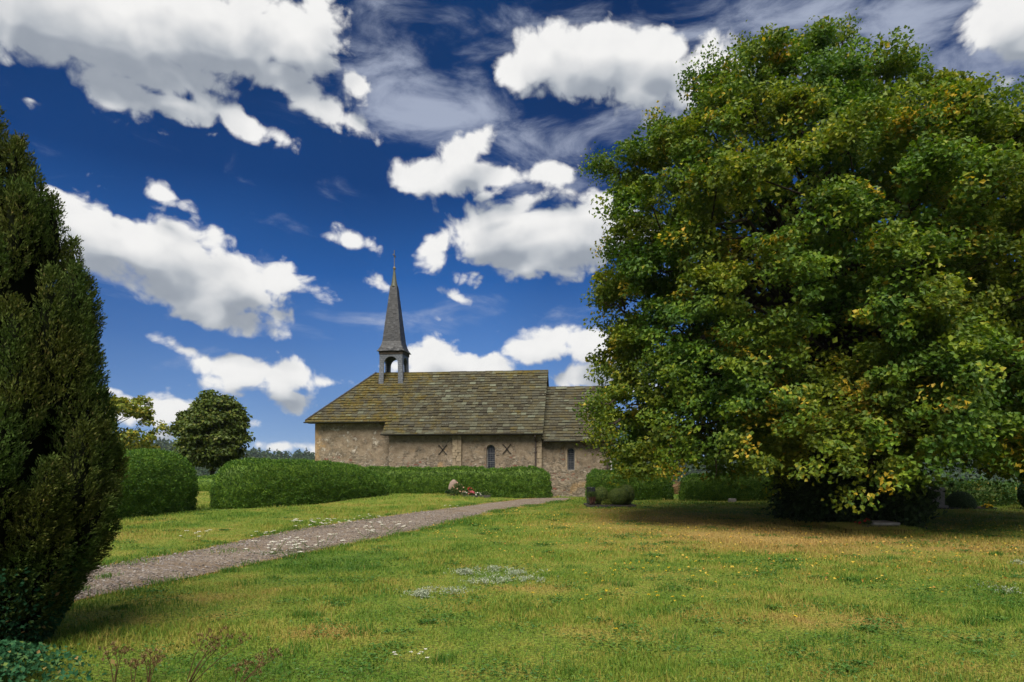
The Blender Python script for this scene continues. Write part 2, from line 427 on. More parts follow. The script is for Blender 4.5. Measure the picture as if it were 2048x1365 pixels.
def wall_mat():
    m, g, out = new_mat('rubble_wall'); co = obj_co(g)
    def bend(v, sc, amt):
        n = g.vmath('SCALE', g.vmath('SUBTRACT', g.noise(v, sc, 3, out=1), (.5, .5, .5)), None)
        n.node.inputs['Scale'].default_value = amt; return g.vmath('ADD', v, n)
    mp = g.mapping(bend(co, 3.5, .22), sc=(4.6, 4.6, 11.5))
    v = g.node('ShaderNodeTexVoronoi'); g.put(v.inputs['Vector'], mp); v.inputs['Scale'].default_value = 1.0
    ve = g.node('ShaderNodeTexVoronoi', feature='DISTANCE_TO_EDGE'); g.put(ve.inputs['Vector'], mp); ve.inputs['Scale'].default_value = 1.0
    cs = g.node('ShaderNodeSeparateColor'); g.put(cs.inputs[0], v.outputs['Color'])
    stone = g.ramp(cs.outputs[0], [(0, (.12, .097, .07)), (.3, (.21, .17, .122)), (.6, (.25, .203, .146)), (.88, (.31, .258, .19)), (.95, (.21, .12, .08)), (1, (.20, .085, .062))])
    mort = g.rng(ve.outputs[0], .015, .09)
    fine = g.noise(co, 24, 7, .72); mid = g.noise(bend(co, 4, .3), 3.2, 7, .68)
    rub = g.mix(mort, g.ramp(mid, [(.4, (.15, .12, .09)), (.6, (.36, .32, .26))]), stone)
    plaster = g.ramp(mid, [(.28, (.145, .11, .075)), (.45, (.215, .167, .116)), (.55, (.26, .205, .145)), (.72, (.33, .27, .20))])
    sz = g.node('ShaderNodeSeparateXYZ'); g.put(sz.inputs[0], co)
    hgt = g.rng(sz.outputs[2], .5, 2.8, -.13, .09)
    pm = g.rng(g.math('ADD', g.noise(bend(co, 2, .4), 1.7, 7, .66), hgt), .47, .53)
    col = g.mix(g.math('MULTIPLY', pm, .85), rub, plaster)
    # old lime render left in pale islands, most of it on the west end
    wz = g.rng(sz.outputs[0], -5.8, -8.6, 0.0, .085)
    fl = g.rng(g.math('ADD', g.noise(bend(co, 6, .15), 2.7, 8, .72), wz), .645, .672)
    col = g.mix(g.math('MULTIPLY', fl, .8), col, (.50, .45, .375))
    och = g.rng(g.math('ADD', g.noise(co, 1.1, 4), g.rng(sz.outputs[0], -11.2, -11.8, 0, .2)), .62, .72)
    col = g.mix(g.math('MULTIPLY', och, .55), col, (.42, .27, .12))
    grime = g.rng(g.noise(bend(co, 3, .5), 1.4, 6, .7), .52, .70)
    col = g.mix(g.math('MULTIPLY', grime, .55), col, g.mix(1.0, col, (.45, .44, .42), 'MULTIPLY'))
    col = g.mix(1.0, col, g.ramp(fine, [(.3, (.66, .66, .66)), (.62, (1.12, 1.12, 1.12))]), 'MULTIPLY')
    h = g.math('ADD', g.math('MULTIPLY', mort, g.math('MULTIPLY_ADD', pm, -.9, 1.1)), fine)
    h = g.math('ADD', h, g.math('MULTIPLY', fl, .7))
    principled(g, out, col, .95, .1, h, .9, .04)
    return m
M['wall'] = wall_mat()
def tile_mat():
    m, g, out = new_mat('stone_tile'); co = obj_co(g)
    geo = g.node('ShaderNodeNewGeometry'); rnd = geo.outputs['Random Per Island']
    col = g.ramp(rnd, [(0, (.038, .034, .024)), (.25, (.06, .053, .033)), (.45, (.075, .066, .036)), (.62, (.058, .056, .042)), (.82, (.078, .075, .05)), (.95, (.095, .099, .068)), (1, (.135, .143, .10))])
    sx = g.node('ShaderNodeSeparateXYZ'); g.put(sx.inputs[0], co)
    ml = g.rng(sx.outputs[0], -4.5, -9.5, 0, .16)
    mu = g.rng(sx.outputs[2], 6.0, 6.7, 0, .12)
    n = g.noise(co, 1.5, 5, .65)
    moss = g.rng(g.math('ADD', g.math('ADD', n, ml), mu), .54, .72)
    mc = g.ramp(g.noise(co, 5, 4), [(.35, (.055, .045, .010)), (.5, (.115, .08, .013)), (.65, (.07, .068, .015))])
    col = g.mix(g.math('MULTIPLY', moss, .72), col, mc)
    fine = g.noise(co, 26, 6, .7)
    lich = g.rng(g.noise(co, 9, 5, .7), .60, .68)
    col = g.mix(g.math('MULTIPLY', lich, .55), col, (.26, .27, .20))
    col = g.mix(1.0, col, g.ramp(fine, [(.3, (.6, .6, .6)), (.62, (1.1, 1.1, 1.1))]), 'MULTIPLY')
    principled(g, out, col, .9, .15, fine, .6, .02)
    return m
M['tile'] = tile_mat()
M['slate'] = leaf_mat('slate', [(0, (.010, .011, .0135)), (.5, (.017, .018, .021)), (.9, (.028, .0295, .033)), (1, (.05, .052, .058))], trans=0.0, rough=.5, spec=.4)
def slate_clad():
    m, g, out = new_mat('slate_cladding'); co = obj_co(g)
    b = g.node('ShaderNodeTexBrick'); sp = g.node('ShaderNodeSeparateXYZ'); g.put(sp.inputs[0], co)
    cb = g.node('ShaderNodeCombineXYZ'); g.put(cb.inputs[0], g.math('ADD', sp.outputs[0], sp.outputs[1])); g.put(cb.inputs[1], sp.outputs[2])
    g.put(b.inputs['Vector'], cb.outputs[0]); b.inputs['Scale'].default_value = 1.0
    b.inputs['Brick Width'].default_value = .17; b.inputs['Row Height'].default_value = .115; b.inputs['Mortar Size'].default_value = .008
    g.put(b.inputs['Color1'], (.085, .095, .112)); g.put(b.inputs['Color2'], (.12, .13, .152)); g.put(b.inputs['Mortar'], (.035, .04, .05))
    col = g.mix(1.0, b.outputs[0], g.ramp(g.noise(co, 6, 4), [(.3, (.75, .75, .75)), (.65, (1.05, 1.05, 1.05))]), 'MULTIPLY')
    principled(g, out, col, .55, .4, b.outputs['Fac'], -.6, .012)
    return m
M['clad'] = slate_clad()
M['copper'] = simple_mat('weathered_copper', (.085, .09, .055), (.045, .045, .03), 6, .55, .4, .2)
M['gilt'] = simple_mat('tarnished_gilt', (.15, .115, .055), (.08, .065, .035), 12, .5, .5, .1)
M['iron'] = simple_mat('dark_iron', (.025, .02, .018), (.012, .01, .009), 12, .65, .3)
M['brownwood'] = simple_mat('dark_brown_wood', (.055, .042, .032), (.03, .024, .02), 10, .8, .2)
M['gutter'] = simple_mat('gutter_metal', (.03, .028, .026), (.018, .016, .015), 6, .5, .4)
M['pipe'] = simple_mat('brown_pipe', (.05, .035, .028), (.03, .022, .018), 6, .5, .4)
M['palepipe'] = simple_mat('pale_stone_edge', (.42, .40, .38), (.30, .28, .26), 6, .7, .3)
M['quoin'] = simple_mat('quoin_stone', (.30, .24, .165), (.15, .118, .08), 5, .9, .1, .6, .02)
M['lead'] = simple_mat('window_lead', (.30, .29, .27), (.18, .17, .16), 12, .6, .3)
M['darklead'] = simple_mat('dark_lead', (.13, .13, .13), (.08, .08, .08), 12, .6, .3)
M['bark'] = simple_mat('bark', (.045, .036, .027), (.02, .016, .012), 5, .95, .1, .9, .04)
M['twig'] = simple_mat('dry_stem', (.085, .055, .024), (.05, .032, .014), 20, .9, .1)
M['soil'] = simple_mat('soil', (.06, .042, .03), (.03, .022, .016), 14, .95, .1, .8, .02)
M['blackgranite'] = simple_mat('black_granite', (.025, .027, .03), (.016, .017, .02), 40, .22, .5, .02)
M['greystone'] = simple_mat('grey_stone', (.27, .245, .225), (.17, .155, .142), 9, .75, .3, .3)
M['redstone'] = simple_mat('reddish_boulder', (.26, .19, .155), (.14, .10, .085), 7, .85, .2, .7, .02)
M['kerb'] = simple_mat('dark_kerb', (.045, .04, .036), (.025, .022, .02), 10, .7, .3, .3)
def glass_mat():
    m, g, out = new_mat('leaded_pane'); co = obj_co(g)
    v = g.noise(g.mapping(co, sc=(9, 9, 9)), 1.0, 2)
    col = g.ramp(v, [(.35, (.012, .014, .02)), (.6, (.03, .035, .05))])
    principled(g, out, col, .25, .25, g.noise(co, 12, 2), .15, .01)
    return m
M['glass'] = glass_mat()


# ------------------------------------------------------------------ ground
def axis(fine_lo, fine_hi, step, lo, hi, grow=1.16):
    a = list(np.arange(fine_lo, fine_hi + 1e-6, step)); s = step; x = a[-1]
    while x < hi: s = min(s*grow, 40); x += s; a.append(x)
    s = step; x = a[0]; b = []
    while x > lo: s = min(s*grow, 40); x -= s; b.append(x)
    return np.array(b[::-1] + a)
gx = axis(-26, 26, .6, -1300, 1300); gy = axis(-2, 50, .6, -120, 1500)
GX, GY = np.meshgrid(gx, gy)
V = np.stack([GX, GY, ground_z(GX, GY)], -1).reshape(-1, 3)
nx, ny = len(gx), len(gy)
idx = np.arange(nx*ny).reshape(ny, nx)
Fq = np.stack([idx[:-1, :-1], idx[:-1, 1:], idx[1:, 1:], idx[1:, :-1]], -1).reshape(-1, 4)
tag(np_mesh('ground', V, Fq, M['lawn'], smooth=True), 'mown lawn with green and dry straw-coloured patches', 'ground', kind='structure')

# gravel path: left and right edges
PL = [PG(-60, 1200), PG(145, 1144), PG(400, 1100), PG(600, 1059), PG(800, 1030), PG(930, 1013), PG(1010, 1004), (0.4, 31.4), (1.1, 32.1)]
PR = [PG(-40, 1262), PG(130, 1207), PG(400, 1152), PG(600, 1109), PG(720, 1085), PG(850, 1058), PG(1000, 1021), PG(1130, 1002.5), (3.0, 32.4)]
def resample(p, n):
    p = np.array(p, float); s = np.r_[0, np.cumsum(np.linalg.norm(np.diff(p, axis=0), axis=1))]
    t = np.linspace(0, s[-1], n); return np.stack([np.interp(t, s, p[:, 0]), np.interp(t, s, p[:, 1])], -1)
NP_ = 90
LE, RE = resample(PL, NP_), resample(PR, NP_)
jit = (fbm(np.arange(NP_)*.5, np.zeros(NP_), 3)-.5)[:, None]*.16
LE += jit*np.array([[.3, 1]]); RE += jit[::-1]*np.array([[.3, 1]])
rows = []
for k in range(7):
    t = k/6; e = LE*(1-t)+RE*t
    rows.append(np.c_[e, ground_z(e[:, 0], e[:, 1]) + .012 + .012*math.sin(math.pi*t)])
V = np.stack(rows, 1).reshape(-1, 3); idx = np.arange(NP_*7).reshape(NP_, 7)
Fq = np.stack([idx[:-1, :-1], idx[:-1, 1:], idx[1:, 1:], idx[1:, :-1]], -1).reshape(-1, 4)
tag(np_mesh('gravel_path', V, Fq, M['gravel'], smooth=True), 'grey-brown gravel path crossing the lawn to the chapel', 'path', kind='structure')
# path test for scattering
poly = np.r_[LE, RE[::-1]]
def in_poly(x, y, P):
    ins = np.zeros(len(x), bool); j = len(P)-1
    for i in range(len(P)):
        xi, yi = P[i]; xj, yj = P[j]
        c = ((yi > y) != (yj > y)) & (x < (xj-xi)*(y-yi)/(yj-yi+1e-12)+xi)
        ins ^= c; j = i
    return ins
# loose pebbles on the path
t = rng.random(9000)**1.6*.62 ; s = rng.random(9000)
ii = np.clip((t*(NP_-1)).astype(int), 0, NP_-1)
c = LE[ii]*(1-s[:, None])+RE[ii]*s[:, None] + rng.normal(size=(9000, 2))*.06
sz = (.006 + .012*rng.random(9000)**2.2)*(1+.02*c[:, 1]); C3 = np.c_[c, ground_z(c[:, 0], c[:, 1])+.022+sz*.3]
octa = np.array([[1,0,0],[0,1,0],[-1,0,0],[0,-1,0],[0,0,.7],[0,0,-.7]], float)
rz = rng.random(9000)*6.28; cs, sn = np.cos(rz), np.sin(rz)
st = 1+.6*rng.random(9000)
ov = np.repeat(octa[None], 9000, 0)*(.7+.6*rng.random((9000, 6, 1))); ov[:, :, 0] *= st[:, None]
ox = ov[..., 0]*cs[:, None]-ov[..., 1]*sn[:, None]; oy = ov[..., 0]*sn[:, None]+ov[..., 1]*cs[:, None]
V = (np.stack([ox, oy, ov[..., 2]], -1)*sz[:, None, None]+C3[:, None]).reshape(-1, 3)
of = np.array([[0,1,4],[1,2,4],[2,3,4],[3,0,4],[1,0,5],[2,1,5],[3,2,5],[0,3,5]])
Fq = (of[None]+np.arange(9000)[:, None, None]*6).reshape(-1, 3)
tag(np_mesh('pebbles', V, Fq, M['pebble']), 'loose grey pebbles lying on the gravel path', 'pebbles', kind='stuff')


# ------------------------------------------------------------------ chapel
CH = empty('chapel', (1.45, 33.6, 0), 'small rubble stone chapel with mossy stone-tiled roof and slate belfry spire', 'chapel', rz=R(-7))

def wall_panel(mb, u0, u1, z0, z1, v, op=None, reveal=.24, axis='u', sgn=1):
    """upright panel in the u-z plane at depth v with one round-arched opening op=(a,b,zb,zspring)"""
    def P(u, z, d=0.0):
        return (u, v + d, z) if axis == 'u' else (v + d*sgn, u, z)
    def q(*p): mb.add([P(*x) for x in p], [tuple(range(len(p)))])
    if not op: q((u0, z0), (u1, z0), (u1, z1), (u0, z1)); return
    a, b, zb, zs = op; r = (b-a)/2; n = 10
    q((u0, z0), (a, z0), (a, z1), (u0, z1)); q((b, z0), (u1, z0), (u1, z1), (b, z1))
    if zb > z0: q((a, z0), (b, z0), (b, zb), (a, zb))
    arc = [((a+b)/2 - r*math.cos(math.pi*k/n), zs + r*math.sin(math.pi*k/n)) for k in range(n+1)]
    for k in range(n): q(arc[k], arc[k+1], (arc[k+1][0], z1), (arc[k][0], z1))
    if reveal:
        loop = [(a, zb)] + arc + [(b, zb)]
        for k in range(len(loop)-1):
            p, s_ = loop[k], loop[k+1]; q(p, s_, (*s_, reveal), (*p, reveal))
        if zb > z0: q((a, zb), (b, zb), (b, zb, reveal), (a, zb, reveal))

EZ, SL = 3.14, .975           # nave eave height and slope; roof plane z = EZ + SL*(v+.35)
def rz_nave(v): return EZ + SL*(v+.35)
NV = 3.2                      # ridge line
mb = MB()
wall_panel(mb, -7.73, 0, -.4, 3.30, 0, (-2.74, -2.31, 1.32, 2.36))
mb.add([(0,0,-.4),(0,6.4,-.4),(0,6.4,3.3),(0,3.2,6.42),(0,0,3.3)], [(0,1,2,3,4)])
mb.add([(-7.73,0,-.4),(-7.73,.7,-.4),(-7.73,.7,3.9),(-7.73,0,3.3)], [(0,3,2,1)])
mb.add([(0,6.4,-.4),(-7.73,6.4,-.4),(-7.73,6.4,3.3),(0,6.4,3.3)], [(0,1,2,3)])
mb.build('nave_wall', M['wall'], CH)
mb = MB()
wall_panel(mb, -11.94, -7.735, -.4, 3.98, .7)
mb.add([(-11.94,.7,-.4),(-11.94,5.7,-.4),(-11.94,5.7,3.98),(-11.94,.7,3.98)], [(0,3,2,1)])
mb.add([(-11.94,5.7,-.4),(-7.735,5.7,-.4),(-7.735,5.7,3.98),(-11.94,5.7,3.98)], [(0,1,2,3)])
mb.build('west_wall', M['wall'], CH)
mb = MB(); cu = 3.39
wall_panel(mb, .003, cu, -.4, 2.98, .25, (1.26, 1.62, 1.30, 2.24))
mb.add([(cu,.25,-.4),(cu,6.15,-.4),(cu,6.15,2.98),(cu,3.2,5.55),(cu,.25,2.98)], [(0,1,2,3,4)])
mb.add([(cu,6.15,-.4),(.003,6.15,-.4),(.003,6.15,2.98),(cu,6.15,2.98)], [(0,1,2,3)])
mb.build('chancel_wall', M['wall'], CH)
mb = MB(); mb.box((3.36,.24,-.3),(3.44,.34,2.8)); mb.build('corner_strip', M['palepipe'], CH)
# quoins at the nave's corners
mb = MB(); z = -.2; k = 0
while z < 3.1:
    h = random.uniform(.2, .32); wdt = (.30 if k % 2 else .17)*random.uniform(.85, 1.15)
    mb.box((-wdt, -.018-random.random()*.012, z+.012), (.014, .12, z+h)); z += h; k += 1
mb.build('quoin_column', M['quoin'], CH, bevel=.012)
# buttress of flat-bedded stones
mb = MB(); z = -.2
while z < 2.86:
    h = random.uniform(.08, .2); x = -4.45; e = -3.97
    cut = random.uniform(.35, .65)
    for (a, b) in ((x, x+(e-x)*cut), (x+(e-x)*cut, e)):
        mb.box((a+.008+random.random()*.02, -.16-random.random()*.03, z+.010), (b-.008-random.random()*.015, .05, z+h))
    z += h
mb.box((-4.44, -.13, -.2), (-3.98, .04, z-.03))
mb.build('buttress', M['quoin'], CH, bevel=.012)
mb = MB(); mb.add([(-4.5,-.2,z),(-3.92,-.2,z),(-3.92,.03,z+.10),(-4.5,.03,z+.10),(-4.5,-.2,z+.05),(-3.92,-.2,z+.05),(-3.92,.03,z+.15),(-4.5,.03,z+.15)], [(3,2,1,0),(4,5,6,7),(0,1,5,4),(1,2,6,5),(2,3,7,6),(3,0,4,7)])
mb.build('buttress_cap', M['redstone'], CH, bevel=.01)
# windows
def window(a, b, zb, zs, v, label):
    r = (b-a)/2; cx = (a+b)/2; n = 12
    arc = [(cx-r*math.cos(math.pi*k/n), zs+r*math.sin(math.pi*k/n)) for k in range(n+1)]
    outl = [(a, zb)] + arc + [(b, zb)]
    fr = MB(); ins = .032
    inl = [(cx+(u-cx)*(1-ins/r), zb+ins if i in (0, len(outl)-1) else zs+(z_-zs)*(1-ins/r)) for i, (u, z_) in enumerate(outl)]
    m = len(outl)
    for k in range(m):
        p, q_, pi, qi = outl[k], outl[(k+1) % m], inl[k], inl[(k+1) % m]
        fr.add([(p[0], v, p[1]), (q_[0], v, q_[1]), (qi[0], v, qi[1]), (pi[0], v, pi[1])], [(0, 1, 2, 3)])
        fr.add([(pi[0], v, pi[1]), (qi[0], v, qi[1]), (qi[0], v+.05, qi[1]), (pi[0], v+.05, pi[1])], [(0, 1, 2, 3)])
    o = fr.build('window', M['lead'], CH); o['label'] = label
    pn = MB(); pn.add([(u, v+.03, z_) for u, z_ in outl], [tuple(range(m))]); pn.build('pane', M['glass'], o)
    gl = MB()
    for k in range(1, 5):
        u = a+(b-a)*k/5; gl.box((u-.006, v+.014, zb), (u+.006, v+.026, zs + math.sqrt(max(r*r-(u-cx)**2, 0))-.01))
    z_ = zb+.1; k = 0
    while z_ < zs+r*.8:
        hw = r if z_ < zs else math.sqrt(max(r*r-(z_-zs)**2, 0)); t_ = .016 if k % 4 == 3 else .006
        gl.box((cx-hw, v+.008-t_*.3, z_-t_), (cx+hw, v+.024, z_+t_)); z_ += .105; k += 1
    gl.build('glazing_bars', M['darklead'], o)
window(-2.74, -2.31, 1.32, 2.36, .17, 'round-arched leaded window in the nave wall')
window(1.26, 1.62, 1.30, 2.24, .42, 'narrow round-arched leaded window in the chancel wall')
# raised surround of the chancel window
mb = MB(); n = 12; r0, r1 = .19, .27; cx, zs = 1.44, 2.24
pts0 = [(cx-r0, 1.30)]+[(cx-r0*math.cos(math.pi*k/n), zs+r0*math.sin(math.pi*k/n)) for k in range(n+1)]+[(cx+r0, 1.30)]
pts1 = [(cx-r1, 1.30)]+[(cx-r1*math.cos(math.pi*k/n), zs+r1*math.sin(math.pi*k/n)) for k in range(n+1)]+[(cx+r1, 1.30)]
for k in range(len(pts0)-1):
    a, b, c_, d_ = pts0[k], pts0[k+1], pts1[k+1], pts1[k]
    mb.add([(a[0],.225,a[1]),(b[0],.225,b[1]),(c_[0],.225,c_[1]),(d_[0],.225,d_[1])], [(0,1,2,3)])
    mb.add([(d_[0],.225,d_[1]),(c_[0],.225,c_[1]),(c_[0],.25,c_[1]),(d_[0],.25,d_[1])], [(0,1,2,3)])
mb.build('window_surround', M['quoin'], CH)
# wall anchors
def anchor(u, z):
    mb = MB(); L = .235
    for s_ in (-1, 1):
        pts = []
        for k in range(7):
            t_ = k/6*2-1; pts.append((u+t_*L*.92, -.045, z+s_*t_*L + .02*math.sin(t_*3)*s_))
        mb.tube(pts, [.022, .018, .02, .026, .02, .018, .022], 6)
    mb.lathe([(.03, -.01), (.035, 0), (.03, .01)], (u, -.05, z), 8)
    mb.build('wall_anchor', M['iron'], CH)
anchor(-4.95, 2.33); anchor(1.71-3.42, 2.36)

# --- stone tile roofs
def tile_rows(mb, P0, ud, sd_, nn, S, ulo, uhi, expo, wmin, wmax, thick=.04, lift=.058, seed=1, step0=0.0):
    """overlapping slabs on a sloping plane; ulo/uhi give the row's ends at slope distance s"""
    rr = random.Random(seed); s = step0; P0, ud, sd_, nn = map(Vector, (P0, ud, sd_, nn)); row = 0
    while s < S-.02:
        s2 = min(s+expo*1.25, S); e = min(s+expo, S)
        lo, hi = ulo(s+.001), uhi(s+.001); lo2, hi2 = ulo(s2), uhi(s2)
        u = lo - rr.random()*wmax*.6
        while u < hi:
            w_ = rr.uniform(wmin, wmax); a, b = u+.004, u+w_-.004; u += w_
            a0, b0 = max(a, lo), min(b, hi); a1, b1 = min(max(a, lo2), hi2), max(min(b, hi2), lo2)
            if b0-a0 < .03: continue
            j = rr.uniform(-.018, .018); l = lift*rr.uniform(.8, 1.3); t = thick*rr.uniform(.8, 1.25); tw = rr.uniform(-.008, .008)
            def pt(uu, ss, h): return P0 + ud*uu + sd_*ss + nn*h
            j2 = j+rr.uniform(-.012, .012); vs = [pt(a0, s+j, l-t), pt(b0, s+j2, l-t+tw), pt(b1, s2, .002), pt(a1, s2, .002),
                  pt(a0, s+j, l), pt(b0, s+j2, l+tw), pt(b1, s2, .012), pt(a1, s2, .012)]
            mb.add(vs, [(4,5,6,7),(0,1,5,4),(1,2,6,5),(3,0,4,7)])
        s += expo; row += 1
al = math.atan(SL); ca, sa = math.cos(al), math.sin(al)
run_s = (NV+.35)/ca
hipA, hipB = -12.3, -9.47
s_step = .70/ca
def lo_f(s):
    v = s*ca-.35
    return -7.98 if s < s_step-.01 else hipA + (hipB-hipA)*max(0, (v-.35))/(NV-.35)
mb = MB()
EX = run_s/23
for sg in (1, -1):
    P0 = (0, -.35, EZ) if sg > 0 else (0, 6.75, EZ)
    tile_rows(mb, P0, (1,0,0), (0, sg*ca, sa), (0, -sg*sa, ca), run_s, lo_f, lambda s: .10, EX, .20, .40, seed=3+sg)
# west hip
hz0 = rz_nave(.35); hl = math.hypot(hipB-hipA, 6.6-hz0); hc, hs = (hipB-hipA)/hl, (rz_nave(NV)-hz0)/hl
tile_rows(mb, (hipA, NV, hz0), (0,-1,0), (hc,0,hs), (-hs,0,hc), hl, lambda s: -2.85*(1-s/hl), lambda s: 2.85*(1-s/hl), EX, .26, .47, seed=9)
# ridge slabs
rr = random.Random(5); zr = rz_nave(NV)
def ridge_slabs(mb, u0, u1, z, slope):
    c_, s_ = math.cos(math.atan(slope)), math.sin(math.atan(slope)); u = u0
    while u < u1-.05:
        w_ = min(rr.uniform(.4, .62), u1-u); h = .035+.018*rr.random(); a, b = u+.004, u+w_-.004; u += w_
        for sg in (1, -1):
            L = .24+.02*rr.random()
            top = Vector((0, NV-sg*(-.012), z+h+.03)); dn = Vector((0, -sg*c_, -s_))*L; nn = Vector((0, -sg*s_, c_))*.032
            q = [top-nn, top-nn+dn, top+dn, top]
            vs = [(x, p.y, p.z) for x in (a, b) for p in q]
            mb.add(vs, [(0,1,2,3),(7,6,5,4),(0,4,5,1),(1,5,6,2),(2,6,7,3),(3,7,4,0)])
ridge_slabs(mb, hipB+.05, .12, zr, SL)
# the roof deck under the tiles
def deck(p): return p
mb.add([(hipA,.35,hz0),(-7.98,.35,hz0),(-7.98,-.35,EZ),(.1,-.35,EZ),(.1,NV,zr),(hipB,NV,zr)], [(0,1,2,3,4,5)])
mb.add([(hipA,6.05,hz0),(-7.98,6.05,hz0),(-7.98,6.75,EZ),(.1,6.75,EZ),(.1,NV,zr-.001),(hipB,NV,zr-.001)], [(5,4,3,2,1,0)])
mb.add([(hipA,.35,hz0),(hipB,NV,zr),(hipA,6.05,hz0)], [(0,1,2)])
NR = mb.build('nave_roof', M['tile'], CH)
# second, tilted lowest course with the dark shadow gap over it
def eave_course(u0, u1, v0, z0, seed, nm):
    rr = random.Random(seed); u = u0; m1 = MB()
    while u < u1:
        w_ = min(rr.uniform(.28, .5), u1-u); j = rr.uniform(-.015, .015)
        a, b = u+.006, u+w_-.006; u += w_
        if b-a < .05: continue
        h = rr.uniform(.0, .012)
        vs = [(a,v0-.06+j,z0-.05),(b,v0-.06+j,z0-.05+h),(b,v0+.3,z0+.12),(a,v0+.3,z0+.12),(a,v0-.06+j,z0-.015),(b,v0-.06+j,z0-.015+h),(b,v0+.3,z0+.155),(a,v0+.3,z0+.155)]
        m1.add(vs, [(3,2,1,0),(4,5,6,7),(0,1,5,4),(1,2,6,5),(2,3,7,6),(3,0,4,7)])
    return m1.build(nm, M['tile'], CH)
eave_course(-8.02, .10, -.40, EZ+.01, 21, 'eave_course'); eave_course(hipA, -7.9, .30, hz0+.01, 22, 'eave_course')
# soffit boards and gutters
def soffit(u0, u1, v0, v1, z, parent):
    m1 = MB(); m1.box((u0, v0, z-.05), (u1, v1, z)); return m1.build('soffit', M['brownwood'], parent)
soffit(-7.95, .06, -.33, .02, EZ-.06, CH); soffit(-12.2, -7.8, .37, .72, hz0-.06, CH)
def gutter(u0, u1, v, z):
    m1 = MB(); n = 8
    for (x0, x1) in ((u0, u1),):
        vs = []; fs = []
        for x in (x0, x1):
            for k in range(n+1):
                a = math.pi + math.pi*k/n; vs.append((x, v+.06*math.cos(a), z+.06*math.sin(a)))
            for k in range(n+1):
                a = math.pi + math.pi*(n-k)/n; vs.append((x, v+.05*math.cos(a), z+.05*math.sin(a)))
        m = 2*(n+1)
        fs = [(k, (k+1) % m, m+(k+1) % m, m+k) for k in range(m)] + [tuple(range(m)), tuple(range(2*m-1, m-1, -1))]
        m1.add(vs, fs)
    return m1.build('gutter', M['gutter'], CH)
gutter(-8.05, .12, -.44, EZ-.04); gutter(-12.36, -8.0, .26, hz0-.04); 
# chancel roof
CE, CS = 2.79, .882; cal = math.atan(CS); cca, csa = math.cos(cal), math.sin(cal); crun = 3.3/cca
mb = MB()
for sg in (1, -1):
    tile_rows(mb, (0, -.1 if sg > 0 else 6.5, CE), (1,0,0), (0, sg*cca, csa), (0, -sg*csa, cca), crun, lambda s: .004, lambda s: cu+.22, crun/20, .20, .40, seed=13+sg)
czr = CE+CS*3.3
ridge_slabs(mb, .02, cu+.22, czr, CS)
mb.add([(.004,-.1,CE),(cu+.2,-.1,CE),(cu+.2,NV,czr),(.004,NV,czr)], [(0,1,2,3)]); mb.add([(.004,6.5,CE),(cu+.2,6.5,CE),(cu+.2,NV,czr-.001),(.004,NV,czr-.001)], [(3,2,1,0)])
mb.build('chancel_roof', M['tile'], CH)
eave_course(.12, cu+.22, -.15, CE+.01, 23, 'eave_course'); soffit(.07, cu+.2, -.08, .28, CE-.06, CH); gutter(.13, cu+.26, -.19, CE-.04)
# hip edges as dark slab trims
mb = MB(); A = Vector((hipA, .35, hz0)); B = Vector((hipB, NV, zr))
d = (B-A)
for k in range(14):
    p = A+d*(k/14); q_ = A+d*((k+1.08)/14); mb.tube([p+Vector((0,0,.045)), q_+Vector((0,0,.06))], .055, 6)
mb.build('hip_trim', M['kerb'], CH)
# downpipes
def downpipe(u, v, z1, ztop, vtop, nm='downpipe'):
    m1 = MB(); m1.tube([(u, vtop, ztop), (u, vtop+.02, ztop-.12), (u, v-.08, z1), (u, v-.08, -.2)], .042, 8)
    for z_ in (.5, 1.4, 2.2): m1.box((u-.06, v-.13, z_), (u+.06, v-.0, z_+.03))
    return m1.build(nm, M['pipe'], CH)
downpipe(-.28, 0, 2.75, EZ-.06, -.44); downpipe(3.22, .25, 2.5, CE-.06, -.19)

# --- belfry
uc, vc, hb = -8.42, NV, .64
mb = MB(); zt, th = 7.62, .085
ow, zs = .39, 7.08
def arch_panel(mb, axis, v, out):
    """one clad face with its round-arched opening, as a slab th thick, legs splaying to their feet"""
    n = 10
    def P(a, z, dd):
        spl = .05*max(0, (7.0-z))/1.2
        a2 = a*(1+spl/hb); o = v + out*(spl if True else 0) - out*dd
        return (uc+a2, vc+o, z) if axis == 'u' else (uc+o, vc+a2, z)
    zb = 5.75
    arc = [(-ow*math.cos(math.pi*k/n), zs+ow*math.sin(math.pi*k/n)) for k in range(n+1)]
    for dd in (0, th):
        for (a0, a1) in ((-hb, -ow), (ow, hb)):
            mb.add([P(a0, zb, dd), P(a1, zb, dd), P(a1, 7.0, dd), P(a0, 7.0, dd)], [(0,1,2,3)])
            mb.add([P(a0, 7.0, dd), P(a1, 7.0, dd), P(a1, zt, dd), P(a0, zt, dd)], [(0,1,2,3)])
        for k in range(n): mb.add([P(*arc[k], dd), P(*arc[k+1], dd), P(arc[k+1][0], zt, dd), P(arc[k][0], zt, dd)], [(0,1,2,3)])
    loop = [(-ow, zb), (-ow, 7.0)]+arc+[(ow, 7.0), (ow, zb)]
    for k in range(len(loop)-1):
        p, q_ = loop[k], loop[k+1]
        mb.add([P(*p, 0), P(*q_, 0), P(*q_, th), P(*p, th)], [(0,1,2,3)])
arch_panel(mb, 'u', -hb, -1); arch_panel(mb, 'u', hb, 1); arch_panel(mb, 'v', hb, 1); arch_panel(mb, 'v', -hb, -1)
BF = mb.build('belfry', M['clad'], CH)
mb = MB(); mb.box((uc-hb-.03, vc-hb-.03, 7.59), (uc+hb+.03, vc+hb+.03, 7.78)); mb.build('belfry_cornice', M['brownwood'], BF)
